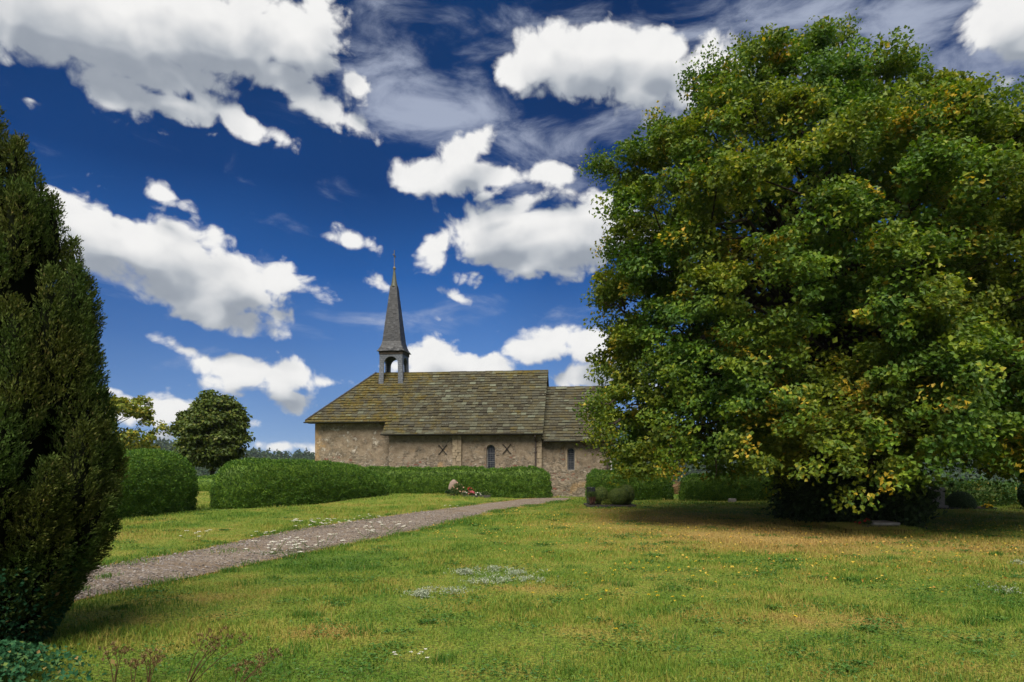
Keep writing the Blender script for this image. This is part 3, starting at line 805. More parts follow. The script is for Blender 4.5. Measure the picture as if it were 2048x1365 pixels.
for du in (-1, 1):
    mb = MB(); x = uc+du*(hb-.14)
    mb.box((x-.2, vc-hb-.13, 5.76), (x+.2, vc-hb+.0, 5.80)); mb.build('lead_flashing', M['palepipe'], BF)
prof = [(7.76, .75), (7.92, .645), (8.1, .565), (8.35, .505), (11.42, .17)]
mb = MB()
for k in range(len(prof)-1):
    (z0, h0), (z1, h1) = prof[k], prof[k+1]
    for q4 in range(4):
        Mr = Matrix.Rotation(q4*math.pi/2, 4, 'Z')
        dz, dh = z1-z0, h0-h1; L = math.hypot(dz, dh)
        Mt = Matrix.Translation((uc, vc, 0)) @ Mr
        P0 = Mt @ Vector((0, -h0, z0)); ud = Mr.to_3x3() @ Vector((1,0,0)); sdir = Mr.to_3x3() @ Vector((0, dh/L, dz/L)); nn = Mr.to_3x3() @ Vector((0, -dz/L, dh/L))
        tile_rows(mb, P0, ud, sdir, nn, L, lambda s, h0=h0, h1=h1, L=L: -(h0+(h1-h0)*s/L)-.008, lambda s, h0=h0, h1=h1, L=L: (h0+(h1-h0)*s/L)+.008, .118, .13, .2, .012, .018, seed=31+q4+k*4)
        c = [Mt @ Vector(p) for p in ((-h0,-h0,z0),(h0,-h0,z0),(h1,-h1,z1),(-h1,-h1,z1))]
        mb.add(c, [(0,1,2,3)])
mb.add([(uc-.75,vc-.75,7.76),(uc+.75,vc-.75,7.76),(uc+.75,vc+.75,7.76),(uc-.75,vc+.75,7.76)], [(3,2,1,0)])
SP = mb.build('spire', M['slate'], CH)
mb = MB(); mb.lathe([(.21, 11.36), (.20, 11.44), (.15, 11.62), (.10, 11.95), (.055, 12.3), (.05, 12.36)], (uc, vc, 0), 12); mb.build('spire_cap', M['copper'], SP, smooth=True)
mb = MB(); mb.lathe([(.02, 12.32), (.055, 12.35), (.085, 12.42), (.085, 12.45), (.055, 12.51), (.02, 12.54)], (uc, vc, 0), 12); mb.build('spire_ball', M['gilt'], SP, smooth=True)
mb = MB(); mb.box((uc-.014, vc-.018, 12.52), (uc+.014, vc+.018, 13.42)); mb.box((uc-.014, vc-.2, 13.12), (uc+.014, vc+.2, 13.16))
for (v_, z_) in ((-.2, 13.14), (.2, 13.14), (0, 13.40)): mb.box((uc-.018, vc+v_-.035, z_-.035), (uc+.018, vc+v_+.035, z_+.035))
mb.build('spire_cross', M['gilt'], SP)


# ------------------------------------------------------------------ hedges
def smooth_poly(p, n):
    """Catmull-Rom through rows of numbers"""
    p = np.array(p, float); q = np.vstack([2*p[0]-p[1], p, 2*p[-1]-p[-2]]); out = []
    for t in np.linspace(0, len(p)-1-1e-6, n):
        i = int(t); f = t-i; a, b, c, d = q[i:i+4]
        out.append(.5*((2*b)+(-a+c)*f+(2*a-5*b+4*c-d)*f*f+(-a+3*b-3*c+d)*f**3))
    return np.array(out)

def hedge(name, pts, width, label, cat, mat, group=None, cap=(.8, .8), dens=1500, leaf=.062, rough=.03, sq=.5, seed=1, base_in=.22, lump=.05):
    """pts: (x, y, top height). A clipped hedge: swept rounded section with leaf sprays all over"""
    n = 60; m = 22; C = smooth_poly(pts, n)
    tan = norm(np.gradient(C[:, :2], axis=0)); nor = np.c_[-tan[:, 1], tan[:, 0]]
    s = np.r_[0, np.cumsum(np.linalg.norm(np.diff(C[:, :2], axis=0), axis=1))]; Ls = s[-1]
    q0 = np.clip(s/cap[0], 0, 1) if cap[0] else np.ones(n); q1 = np.clip((Ls-s)/cap[1], 0, 1) if cap[1] else np.ones(n)
    e = np.sqrt(np.clip(1-(1-q0)**2, 0, 1))*np.sqrt(np.clip(1-(1-q1)**2, 0, 1)); e = np.maximum(e, .02)
    g0 = ground_z(C[:, 0], C[:, 1])
    ph = np.linspace(0, math.pi, m)
    cx = np.sign(np.cos(ph))*np.abs(np.cos(ph))**sq; cz = np.sin(ph)**(sq*.9)
    bulge = 1 - base_in*np.clip(1-cz*2.2, 0, 1)
    X = np.empty((n, m, 3))
    wv = width/2*e
    off = cx[None]*bulge[None]*wv[:, None]
    ln = (fbm(s[:, None]*.8+seed*7, ph[None]*1.3+seed, seed)-.5)*2*lump
    hh = (C[:, 2]-g0)*(.30+.70*e**.6)
    X[..., 0] = C[:, 0, None] + nor[:, 0, None]*(off+np.sign(off)*ln)
    X[..., 1] = C[:, 1, None] + nor[:, 1, None]*(off+np.sign(off)*ln)
    X[..., 2] = g0[:, None] - .03 + hh[:, None]*cz[None]*(1+ln*.8)
    idx = np.arange(n*m).reshape(n, m)
    Fq = np.stack([idx[:-1, :-1], idx[:-1, 1:], idx[1:, 1:], idx[1:, :-1]], -1).reshape(-1, 4)
    Vc = X.reshape(-1, 3)
    # leaf sprays on the surface
    a, b, c, d = (Vc[Fq[:, k]] for k in range(4))
    nr = np.cross(c-a, d-b); ar = np.linalg.norm(nr, axis=1)*.5; nr = norm(nr)
    ctr = np.stack([C[:, 0], C[:, 1], g0+hh*.4], -1).repeat(m, 0)[Fq[:, 0]]
    sgn = np.sign(np.sum(nr*((a+c)/2-ctr), 1)); nr *= np.where(sgn == 0, 1, sgn)[:, None]
    N = int(ar.sum()*dens); f = rng.choice(len(Fq), N, p=ar/ar.sum()); u, v = rng.random((2, N, 1))
    P = (a[f]*(1-u)+b[f]*u)*(1-v)+(d[f]*(1-u)+c[f]*u)*v
    nf = nr[f]; ins = rng.random((N, 1))**2
    hu = f//(m-1); lumpy = fbm(s[hu]*5.5+u[:, 0]*.4, P[:, 2]*6.5+seed, seed+3, 2)[:, None]-.5
    P = P + nf*(rng.normal(size=(N, 1))*rough - ins*.05 + lumpy*.16 + .01)
    T = norm(nf*.7 + np.array([0, 0, .25]) + rng.normal(size=(N, 3))*.55); Nn = norm(nf + rng.normal(size=(N, 3))*.6)
    lv, lf = leaf_arrays(P, T, Nn, leaf*(.6+.8*rng.random(N)), leaf*.55*(.7+.6*rng.random(N)))
    # dark twiggy core a little inside the sprays
    core = Vc.copy().reshape(n, m, 3); cc = np.stack([C[:, 0], C[:, 1], g0+hh*.4], -1)[:, None]
    core = cc+(core-cc)*(1-.09/np.maximum(np.linalg.norm(core-cc, axis=2, keepdims=True), .10)); core = core.reshape(-1, 3)
    o = np_mesh(name, np.r_[core, lv], np.r_[Fq, lf+len(core)], mat)
    return tag(o, label, cat, group)

M['thuja'] = leaf_mat('clipped_hedge', [(0, (.024, .072, .008)), (.4, (.05, .128, .012)), (.75, (.09, .18, .018)), (1, (.15, .24, .03))], trans=.25, lowf=(5.0, (.7, .75, .7), (1.2, 1.15, 1.1)))
M['boxleaf'] = leaf_mat('box_bush', [(0, (.055, .085, .014)), (.5, (.105, .145, .026)), (1, (.17, .21, .045))], trans=.15)
M['brownhedge'] = leaf_mat('russet_hedge', [(0, (.05, .05, .015)), (.5, (.13, .09, .035)), (1, (.20, .12, .06))], trans=.15)
M['yewdark'] = leaf_mat('dark_green_leaf', [(0, (.008, .024, .006)), (.6, (.02, .05, .012)), (1, (.045, .085, .022))], trans=.12)
M['ivyleaf'] = leaf_mat('ivy_leaf', [(0, (.02, .07, .012)), (.6, (.05, .12, .02)), (1, (.12, .17, .03))], trans=.2, patch=(3, .58, .05, [(0, (.35, .26, .04)), (.4, (.25, .22, .03))], .35))

hedge('hedge', [(-13.6, 11.5, 2.0), (-13.0, 16, 2.02), (-12.40, 20, 2.02), (-11.92, 22.5, 2.06), (-11.66, 24.6, 1.95)], 1.7, 'tall clipped hedge with a rounded end beside the conifer', 'hedge', M['thuja'], cap=(.8, 1.5), seed=2, sq=.66, base_in=.25)
hedge('hedge', [(-11.08, 25.15, 1.70), (-10.3, 25.45, 1.80), (-8.7, 27.0, 1.82), (-7.4, 29.2, 1.66), (-6.4, 30.6, 1.30), (-5.8, 31.5, .95)], 1.6, 'long clipped hedge sloping down to a rounded nose below the chapel west end', 'hedge', M['thuja'], cap=(1.4, 1.7), seed=3, sq=.68)
hedge('hedge', [(-8.0, 33.4, 1.5), (-5, 33.1, 1.46), (-2.2, 32.85, 1.47), (-.8, 32.75, 1.40), (.8, 32.65, 1.47), (1.86, 32.55, 1.38)], 1.05, 'straight clipped hedge right under the nave wall and its window', 'hedge', M['thuja'], cap=(.5, .5), seed=4, sq=.42)
hedge('hedge', [(3.40, 31.1, 1.40), (4.5, 31.1, 1.36), (5.8, 31.1, 1.42), (7.3, 31.1, 1.38)], 1.25, 'short clipped hedge behind the three box balls, beside the chancel', 'hedge', M['thuja'], cap=(.45, .7), seed=5, sq=.45)
hedge('hedge', [(7.45, 30.3, 1.15), (9, 30.3, 1.2), (11, 30.3, 1.2), (12.6, 30.2, 1.15)], 1.2, 'low dark clipped hedge half hidden under the linden branches', 'hedge', M['thuja'], cap=(.7, .6), seed=6, sq=.45)
hedge('hedge', [(7.5, 40.5, .52), (10, 40.5, .54), (14, 40.5, .5)], .9, 'low russet brown hedge seen through the gap between two green hedges', 'hedge', M['brownhedge'], cap=(.3, .3), seed=7, dens=500, leaf=.08)
hedge('hedge', [(-17.5, 36.0, .95), (-14, 36.0, 1.0), (-11, 36.2, .95)], 1.0, 'distant low hedge in the gap below the round-headed tree', 'hedge', M['thuja'], cap=(.4, .4), seed=8, dens=700)
hedge('hedge', [(12.9, 27.6, 1.05), (14.2, 27.5, 1.02), (15.4, 27.3, 1.1), (16.4, 27.2, 1.12)], 1.1, 'dark hedge behind the tall grey headstone', 'hedge', M['thuja'], cap=(.5, .4), seed=9, sq=.5, lump=.12)
hedge('hedge', [(16.6, 27.0, 1.0), (18, 26.9, .95), (19.6, 26.8, .85), (21.5, 26.8, .85)], 1.2, 'loose leafy ivy hedge beside the domed bush', 'hedge', M['ivyleaf'], cap=(.5, .4), seed=10, dens=700, leaf=.10, rough=.07, sq=.6, lump=.2)


# ------------------------------------------------------------------ trees
def limb_points(a, b, sag, n=7, wob=.12):
    a, b = np.array(a, float), np.array(b, float); L = np.linalg.norm(b-a); pts = []
    j = rng.normal(size=(n, 3))*wob*L/n
    for k in range(n):
        t = k/(n-1); p = a*(1-t)+b*t; p[2] += sag*4*t*(1-t)
        if 0 < k < n-1: p = p + j[k]
        pts.append(p)
    return pts

def lobe_leaves(c, out, r, nclump, nleaf, flat, L, spread, droop=.35, up=.75):
    """foliage of one bough: clumps over the upper outer dome, leaves in each clump"""
    out = np.asarray(out, float)
    D = norm(rng.normal(size=(nclump*3, 3)) + out*.9 + np.array([0, 0, up])); D = D[:nclump]
    an = .8+.45*rng.random(3)*np.array([1, 1, .8]); cc = c + D*np.array([1, 1, flat])*an*r*(.55+.68*rng.random((nclump, 1))); spk = .6+.9*rng.random(nclump)
    k = rng.integers(0, nclump, nclump*nleaf)
    off = rng.normal(size=(len(k), 3)); off = off/np.maximum(1, np.linalg.norm(off, axis=1, keepdims=True)/1.8)
    P = cc[k] + off*np.array([1, 1, .62])*spread*spk[k, None]
    Dk = norm(D[k]*.7 + out*.35)
    Nn = norm(Dk*.75 + np.array([0, 0, .65]) + rng.normal(size=P.shape)*.42)
    T = norm(Dk*.8 + rng.normal(size=P.shape)*.7 - np.array([0, 0, droop]))
    return leaf_arrays(P, T, Nn, L*(.65+.7*rng.random(len(P))), L*.85*(.65+.7*rng.random(len(P))))

class Bag:
    def __init__(s): s.V = []; s.F = []; s.n = 0
    def add(s, vf):
        v, f = vf; s.V.append(v); s.F.append(f+s.n); s.n += len(v)
    def build(s, name, mat, parent=None): return np_mesh(name, np.concatenate(s.V), np.concatenate(s.F), mat, parent)

# --- the big linden
M['linden'] = leaf_mat('linden_leaf', [(0, (.055, .10, .010)), (.3, (.085, .138, .012)), (.6, (.125, .172, .015)), (.9, (.17, .21, .02)), (.985, (.23, .235, .026)), (1, (.38, .26, .025))],
    patch=(.8, .585, .08, [(0, (.52, .34, .03)), (.4, (.42, .33, .03)), (.75, (.58, .27, .03))], .58), trans=.35, lowf=(.30, (.62, .88, .9), (1.12, 1.02, .85)), clump=(1.5, (.62, .72, .8), (1.5, 1.32, 1.0)))
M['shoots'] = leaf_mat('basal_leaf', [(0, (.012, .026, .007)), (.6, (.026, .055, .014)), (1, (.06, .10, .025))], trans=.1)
TX, TY = 9.75, 20.0
LT = np.array([(14.7,.1),(14.3,.8),(13.8,1.6),(13,3.3),(12.3,4.4),(11.7,4.9),(10.9,5.7),(10.3,6.5),(9.7,6.5),(9.1,6.5),(7.9,7.0),(6.2,6.9),(5,6.8),(4.1,6.9),(3.1,7.2),(2.1,7.0),(1.5,6.6),(.9,4.2)])[::-1]
RT = np.array([(14.5,.1),(14.0,.5),(13.3,1.2),(12.5,1.7),(11.8,2.4),(11.0,3.7),(10.2,5.0),(9.4,7.3),(7.9,7.8),(6.4,8.1),(5,8.1),(3.5,7.9),(2.1,7.5),(1.3,6.4),(.9,5)])[::-1]
def env(th, z):
    c = np.cos(th); l = np.interp(z, LT[:, 0], LT[:, 1]); r = np.interp(z, RT[:, 0], RT[:, 1])
    t = sstep(-.6, .6, c); side = l*(1-t)+r*t
    depth = np.minimum(l, r)*(.86-.36*sstep(7.5, 12.5, z))
    return np.sqrt((side*c)**2 + (depth*np.sin(th))**2)
LI = empty('linden_tree', (TX, TY, gz(TX, TY)), 'huge broad linden with yellowing leaf clusters, branches hanging to the lawn', 'tree')
crown = Bag(); limbs = MB(); n_l = 0
lobes = []
tries = 0
while len(lobes) < 230 and tries < 6000:
    tries += 1
    z = 1.7 + 11.2*(rng.random()**.88); th = rng.random()*2*math.pi
    Rr = float(env(th, z)); sz = rng.uniform(.8, 1.55)*(1 if z < 10.5 else .82)
    f = rng.uniform(.84, 1.0) if rng.random() < .8 else rng.uniform(.5, .8)
    rad = max(Rr*f - sz*.62, .05)
    c = np.array([math.cos(th)*rad, math.sin(th)*rad, z])
    if any(np.linalg.norm((c-l[0])*np.array([1, 1, 1.1])) < .64*(sz+l[1]) for l in lobes): continue
    lobes.append((c, sz, th))
for c, sz, th in lobes:
    out = np.array([math.cos(th), math.sin(th), .15])
    front = math.sin(th) < .35
    nc = int((19 if front else 11)*sz**1.6)
    crown.add(lobe_leaves(c, out, sz, max(nc, 6), 112 if front else 65, .72, .112, .20, droop=.5 if c[2] < 6 else .3))
    # hanging skirt under the lower boughs
    if c[2] < 5.5 and front:
        crown.add(lobe_leaves(c+out*sz*.35-np.array([0, 0, sz*.55]), out, sz*.6, 7, 78, 1.0, .108, .2, droop=.9, up=-.2))
    base = np.array([rng.normal()*.25, rng.normal()*.25, max(1.6, c[2]*.55-rng.uniform(0, 1.0))])
    pts = limb_points(base, c+out*sz*.3, .5, 7, .35)
    r0 = .05+.012*np.linalg.norm(c-base)
    limbs.tube(pts, list(np.linspace(r0, .018, 7)), 5, cap=False)
# silhouette sprigs standing out of the crown
def sprig(px, py, d, bx, by, n=110, L=.09, leafy=True):
    a = PX(bx, by, d); b = PX(px, py, d); o = Vector((TX, TY, 0)); a -= o; b -= o
    pts = limb_points(a, b, .06, 6, .5); limbs.tube(pts, list(np.linspace(.04, .008, 6)), 5, cap=False)
    if leafy:
        for p in pts[2:]:
            P = p+rng.normal(size=(n, 3))*.17; D = rand_dirs(n)
            crown.add(leaf_arrays(P, D-np.array([0, 0, .3]), rand_dirs(n)+np.array([0, 0, .8]), L*(.6+.7*rng.random(n)), L*.8))
for a in ((1488,88,20,1500,180),(1560,92,20,1540,180),(1418,115,20,1440,230),(1380,150,20,1410,250),(1305,240,20,1350,290),(1180,335,20,1250,350),(1200,320,20,1240,360),(1215,495,19,1260,520),(1170,825,18,1230,800),(1185,880,18,1240,840),(1640,60,20,1640,130),(1690,55,20,1680,110),(1815,110,20,1770,150),(2035,185,20,1960,240),(1960,190,20,1900,250),(1330,945,17,1340,890),(1430,955,17,1440,900)):
    sprig(*a)
for a in ((1230,420,20,1290,465),(1240,440,20,1300,470),(1185,600,20,1250,625),(1215,570,20,1250,620),(1560,85,20,1535,140),(1850,190,20,1810,230),(1240,410,20,1255,440)):
    sprig(*a, leafy=False)
# loose inner foliage
n = 14000; th = rng.random(n)*6.283; z = 1.8+11.5*rng.random(n); rr_ = env(th, z)*np.sqrt(rng.random(n))*.8
crown.add(leaf_arrays(np.c_[np.cos(th)*rr_, np.sin(th)*rr_, z], rand_dirs(n), rand_dirs(n)+np.array([0, 0, .6]), .17, .14))
cv = np.concatenate(crown.V).reshape(-1, 4, 3); wx = cv[:, 0, 0]+TX
zmin = 1.15-.35*sstep(6.0, 7.6, wx)+.34*sstep(.555, .625, wx/(cv[:, 0, 1]+TY))+.24*np.sin(wx*1.9+.6*cv[:, 0, 1])+.18*np.sin(wx*4.7+cv[:, 0, 1])+.3*rng.random(len(wx))
cv = cv[cv[:, :, 2].min(1) > zmin]; crown.V = [cv.reshape(-1, 3)]; crown.F = [np.arange(len(cv)*4).reshape(-1, 4)]
crown.build('crown', M['linden'], LI)
limbs.build('limbs', M['bark'], LI, smooth=True)
mb = MB()
mb.tube([(0,0,-.2),(.02,.0,.3),(0,.05,1.2),(.1,.1,3.2),(.0,.1,5.5),(-.1,.1,8),(-.05,0,10.5),(0,0,12.8)], [.85,.66,.55,.5,.42,.3,.17,.05], 12)
for (ax, ay, az_, r0) in ((-4.5,-1,8,.22),(4.6,-1.5,7.5,.22),(-2.5,-3.4,9.5,.2),(2.8,-3.2,9.8,.2),(1.2,3.5,9.5,.2),(-4.8,-2.2,5,.2),(4.9,-2.4,4.8,.2),(.3,-4.4,7,.2),(0,4.2,6,.2)):
    b0 = np.array([0, 0, az_*.45]); mb.tube(limb_points(b0, (ax, ay, az_), .3, 8, .4), list(np.linspace(r0, .07, 8)), 8)
mb.build('trunk', M['bark'], LI, smooth=True)
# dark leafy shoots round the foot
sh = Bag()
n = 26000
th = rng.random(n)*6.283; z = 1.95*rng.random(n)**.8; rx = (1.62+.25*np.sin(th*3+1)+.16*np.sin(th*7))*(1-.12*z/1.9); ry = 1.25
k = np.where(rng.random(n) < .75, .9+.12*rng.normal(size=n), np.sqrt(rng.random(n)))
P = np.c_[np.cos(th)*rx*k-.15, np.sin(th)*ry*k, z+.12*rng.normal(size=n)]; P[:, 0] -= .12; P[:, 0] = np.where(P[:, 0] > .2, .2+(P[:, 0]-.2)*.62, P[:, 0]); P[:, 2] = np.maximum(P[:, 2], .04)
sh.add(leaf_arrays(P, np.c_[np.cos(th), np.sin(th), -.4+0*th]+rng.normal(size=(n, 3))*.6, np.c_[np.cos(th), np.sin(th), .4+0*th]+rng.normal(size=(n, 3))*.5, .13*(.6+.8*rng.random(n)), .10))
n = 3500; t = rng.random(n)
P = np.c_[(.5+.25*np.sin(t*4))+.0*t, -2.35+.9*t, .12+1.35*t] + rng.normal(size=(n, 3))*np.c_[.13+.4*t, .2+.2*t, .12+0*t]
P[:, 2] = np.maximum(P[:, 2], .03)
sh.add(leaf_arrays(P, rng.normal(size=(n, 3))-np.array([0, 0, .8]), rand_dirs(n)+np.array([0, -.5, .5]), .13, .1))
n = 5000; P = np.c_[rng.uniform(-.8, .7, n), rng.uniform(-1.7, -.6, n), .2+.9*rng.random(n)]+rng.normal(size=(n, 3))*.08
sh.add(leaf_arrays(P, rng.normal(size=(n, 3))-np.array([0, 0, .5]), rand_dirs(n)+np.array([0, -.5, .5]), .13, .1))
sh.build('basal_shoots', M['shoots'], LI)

# --- the near conifer at the left edge
M['conifer'] = leaf_mat('conifer_spray', [(0, (.028, .042, .010)), (.35, (.052, .074, .017)), (.7, (.085, .11, .027)), (.93, (.12, .145, .04)), (1, (.16, .135, .06))], trans=.15, rough=.8, spec=.1, lowf=(1.6, (1.05, .92, .75), (.8, 1.02, .88)))
KX, KY = -4.8, 6.3
KT = np.array([(0,.42),(.3,.6),(.6,.72),(.9,.86),(1.1,1.06),(1.36,1.17),(1.8,1.11),(2.3,1.0),(2.7,.93),(3.2,.88),(3.5,.84),(4.0,.63),(4.45,.44),(4.8,.22),(5.0,.06)])
CO = empty('conifer', (KX, KY, 0), 'tall dark upright conifer in the foreground with feathery vertical plumes', 'tree')
fol = Bag(); pcore = MB()
plumes = []
k = 0; zt = .75
while zt < 4.95:
    Rt = float(np.interp(zt, KT[:, 0], KT[:, 1])); m_ = max(4, int(round(Rt*10)))
    for q_ in range(m_):
        th = (q_+.5*(k % 2)+rng.uniform(-.3, .3))/m_*2*math.pi
        if math.sin(th) > .55 and rng.random() < .5: continue
        plumes.append((th, zt+rng.uniform(-.26, .14)))
    zt += .30 if zt < 4.0 else .2; k += 1
plumes += [(a_, z_) for a_, z_ in ((-.95, 4.3), (-.45, 4.15), (-1.5, 4.45), (-.1, 4.35), (-.8, 4.75), (-1.2, 3.9), (-.3, 4.6))]
for th, zt in plumes:
    Rt = float(np.interp(zt, KT[:, 0], KT[:, 1])); Lp = rng.uniform(.7, 1.25)*(1 if zt < 4 else .75); zb = max(zt-Lp, .12)
    rb = float(np.interp(zb, KT[:, 0], KT[:, 1]))
    rp = rng.uniform(.15, .25)*(1 if zt < 3.6 else .62)
    tip = np.array([math.cos(th)*max(Rt-rp*.55, .0), math.sin(th)*max(Rt-rp*.55, .0), zt])
    bot = np.array([math.cos(th)*max(min(rb, Rt+.1)-rp*1.4, .02), math.sin(th)*max(min(rb, Rt+.1)-rp*1.4, .02), zb])
    ax = tip-bot; La = np.linalg.norm(ax); axn = ax/La
    nt = int(320*La*(rp/.15))
    t = rng.random(nt)**.9; prof_ = rp*np.sin(np.clip(t*.93+.07, 0, 1)*math.pi)**.6*(1-.35*t)
    D = norm(rng.normal(size=(nt, 3)) + np.array([math.cos(th), math.sin(th), 0])*.35); D = norm(D - np.outer(D@axn, axn))
    C0 = bot + np.outer(t, ax) + D*prof_[:, None]*(.75+.35*rng.random((nt, 1)))
    td = norm(D*.55 + axn*.95 + rng.normal(size=(nt, 3))*.18)        # each tuft points up and out
    nl = 10
    C1 = np.repeat(C0, nl, 0); T1 = np.repeat(td, nl, 0); D1 = np.repeat(D, nl, 0)
    h = np.tile(np.linspace(0, 1, nl), nt)[:, None]
    P = C1 + T1*h*.08 + rng.normal(size=C1.shape)*.008
    T2 = norm(T1 + rng.normal(size=C1.shape)*.42*(1-h*.5))
    fol.add(leaf_arrays(P, T2, D1+rng.normal(size=C1.shape)*.6, .034*(.7+.6*rng.random(len(P))), .0115*(.7+.6*rng.random(len(P))), .2))
    pcore.tube([bot+ax*q_ for q_ in (0, .2, .45, .7, .9)], [rp*k_ for k_ in (.2, .5, .56, .4, .1)], 8)
fol.build('foliage', M['conifer'], CO)
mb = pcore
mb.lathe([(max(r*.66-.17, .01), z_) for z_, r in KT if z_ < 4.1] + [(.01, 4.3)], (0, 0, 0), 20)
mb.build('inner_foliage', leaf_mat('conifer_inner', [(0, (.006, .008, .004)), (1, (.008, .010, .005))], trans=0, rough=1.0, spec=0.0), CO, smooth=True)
mb = MB(); mb.tube([(0,0,-.1),(0,0,1.2),(0,0,4.8)], [.14,.11,.02], 9); mb.build('trunk', M['bark'], CO, smooth=True)

# --- round-headed little tree beyond the hedges
M['olive'] = leaf_mat('olive_leaf', [(0, (.03, .052, .008)), (.4, (.058, .09, .012)), (.8, (.085, .115, .016)), (1, (.12, .125, .022))], trans=.2)
M['yellowleaf'] = leaf_mat('yellowing_leaf', [(0, (.07, .11, .014)), (.4, (.14, .18, .02)), (.75, (.23, .24, .03)), (1, (.40, .31, .035))], trans=.3)
def small_tree(name, x, y, ztop, zbot, rx, nlobe, lobe_r, mat, label, tr=.13, L=.2, nleaf=40, skew=0.0, shape=.62, group=None):
    g0 = gz(x, y); root = empty(name, (x, y, g0), label, 'tree', group); b = Bag(); lm = MB()
    zc = zbot+(ztop-zbot)*.42-g0; h1 = ztop-g0-zc; h0 = zc-(zbot-g0)
    for k in range(nlobe):
        D = rand_dirs(1)[0]; s = (.55+.45*rng.random()**.5)
        rr2 = lobe_r*rng.uniform(.7, 1.25)
        hh = h1 if D[2] > 0 else h0
        c = np.array([D[0]*max(rx-rr2*.7, .1)*s, D[1]*max(rx-rr2*.7, .1)*s, zc + D[2]*max(hh-rr2*.6, .1)*s])
        b.add(lobe_leaves(c, D*np.array([1, 1, .3]), rr2, 8, nleaf, shape, L, .2, droop=.6))
        lm.tube(limb_points((0, 0, max(zbot-g0-.2, zc-1.3+.5*rng.random())), c, .15, 5, .3), [.05, .04, .03, .02, .012], 5, cap=False)
    b.build('crown', mat, root)
    lm.tube([(0, 0, -.2), (.02, 0, (zbot-g0)*.6), (0, 0, zc), (0, .02, zc+h1*.6)], [tr*1.15, tr, tr*.8, tr*.3], 9)
    lm.build('trunk', M['bark'], root, smooth=True)
    return root
small_tree('round_tree', -16.7, 38, 5.55, 1.25, 1.78, 110, .46, M['olive'], 'small round-headed tree with dark olive leaves standing behind the hedges', L=.19, nleaf=34)
small_tree('yellowing_tree', -26.4, 41, 6.9, .9, 4.9, 80, .8, M['yellowleaf'], 'loose yellow-green tree half hidden behind the conifer', L=.2, nleaf=30, tr=.2)

# --- wooded hills far away
M['forest'] = leaf_mat('forest_crown', [(0, (.012, .03, .010)), (.5, (.022, .05, .014)), (.9, (.035, .065, .018)), (1, (.06, .07, .02))], trans=.1, lowf=(.03, (.75, .9, .9), (1.15, 1.05, .9)))
fb = []
nt = 4200
azm = rng.uniform(-.85, .85, nt); rr_ = np.sqrt(rng.uniform(250**2, 790**2, nt))
x = np.sin(azm)*rr_; y = np.cos(azm)*rr_; z0 = ground_z(x, y); hgt = rng.uniform(8, 15, nt); con = rng.random(nt) < .22
k = 34; nq = nt*k
I = np.repeat(np.arange(nt), k); D = rand_dirs(nq); D[:, 2] = np.abs(D[:, 2])*1.2-.25
rad = np.where(con[I], 2.0, 4.0)*(.8+.4*rng.random(nq))
hrel = np.clip(.55+.45*D[:, 2], .1, 1.0)
taper = np.where(con[I], np.clip(1.25-hrel, .05, 1)*1.25, np.sqrt(np.clip(1-(2*hrel-1.05)**2*.8, .15, 1)))
P = np.c_[x[I]+D[:, 0]*rad*taper, y[I]+D[:, 1]*rad*taper, z0[I]+hgt[I]*np.where(con[I], hrel*1.15, hrel)]
q = 2.3*(.6+.7*rng.random(nq))*np.where(con[I], .7, 1)
v, f = leaf_arrays(P, D*.6+rng.normal(size=(nq, 3))*.5, D+rng.normal(size=(nq, 3))*.35, q, q*.95)
tag(np_mesh('distant_forest', v, f, M['forest']), 'hazy blue-green woodland covering the distant hillside', 'forest', kind='stuff')


# ------------------------------------------------------------------ graves
def leafy_ball(name, x, y, r, h, mat, label, cat='bush', group=None, z0=None, dens=6500, leaf=.026, dome=False):
    g0 = gz(x, y) if z0 is None else z0
    o = empty(name, (x, y, g0), label, cat, group)
    n = int(dens*4*math.pi*r*r); D = rand_dirs(n)
    if dome: D[:, 2] = np.abs(D[:, 2])
    cz = 0 if dome else h/2; sc = np.array([r, r, h if dome else h/2])
    Dp = np.sign(D)*np.abs(D)**.82; Dp = Dp/np.maximum(np.linalg.norm(Dp, axis=1, keepdims=True), .9)
    P = Dp*sc*(1.0+.018*rng.normal(size=(n, 1)))+np.array([0, 0, cz]); P[:, 2] = np.maximum(P[:, 2], .01)
    v, f = leaf_arrays(P, D*.25+np.cross(D, rand_dirs(n)), D+rng.normal(size=(n, 3))*.22, leaf*(.6+.8*rng.random(n)), leaf*.6)
    # inner body
    m1 = MB(); m1.lathe([(max(r*.88*math.sqrt(max(1-t*t, 0)), .01), cz+(h if dome else h/2)*.88*t) for t in np.linspace(0 if dome else -1, 1, 9)], (0, 0, 0), 14)
    np_mesh('foliage', v, f, mat, o); m1.build('inner_twigs', M['yewdark'], o, smooth=True)
    return o
def kerb_frame(mb, x0, y0, x1, y1, z, w_=.09, h=.12):
    mb.box((x0, y0, z-.1), (x1, y0+w_, z+h)); mb.box((x0, y1-w_, z-.1), (x1, y1, z+h))
    mb.box((x0, y0+w_, z-.1), (x0+w_, y1-w_, z+h-.003)); mb.box((x1-w_, y0+w_, z-.1), (x1, y1-w_, z+h-.003))
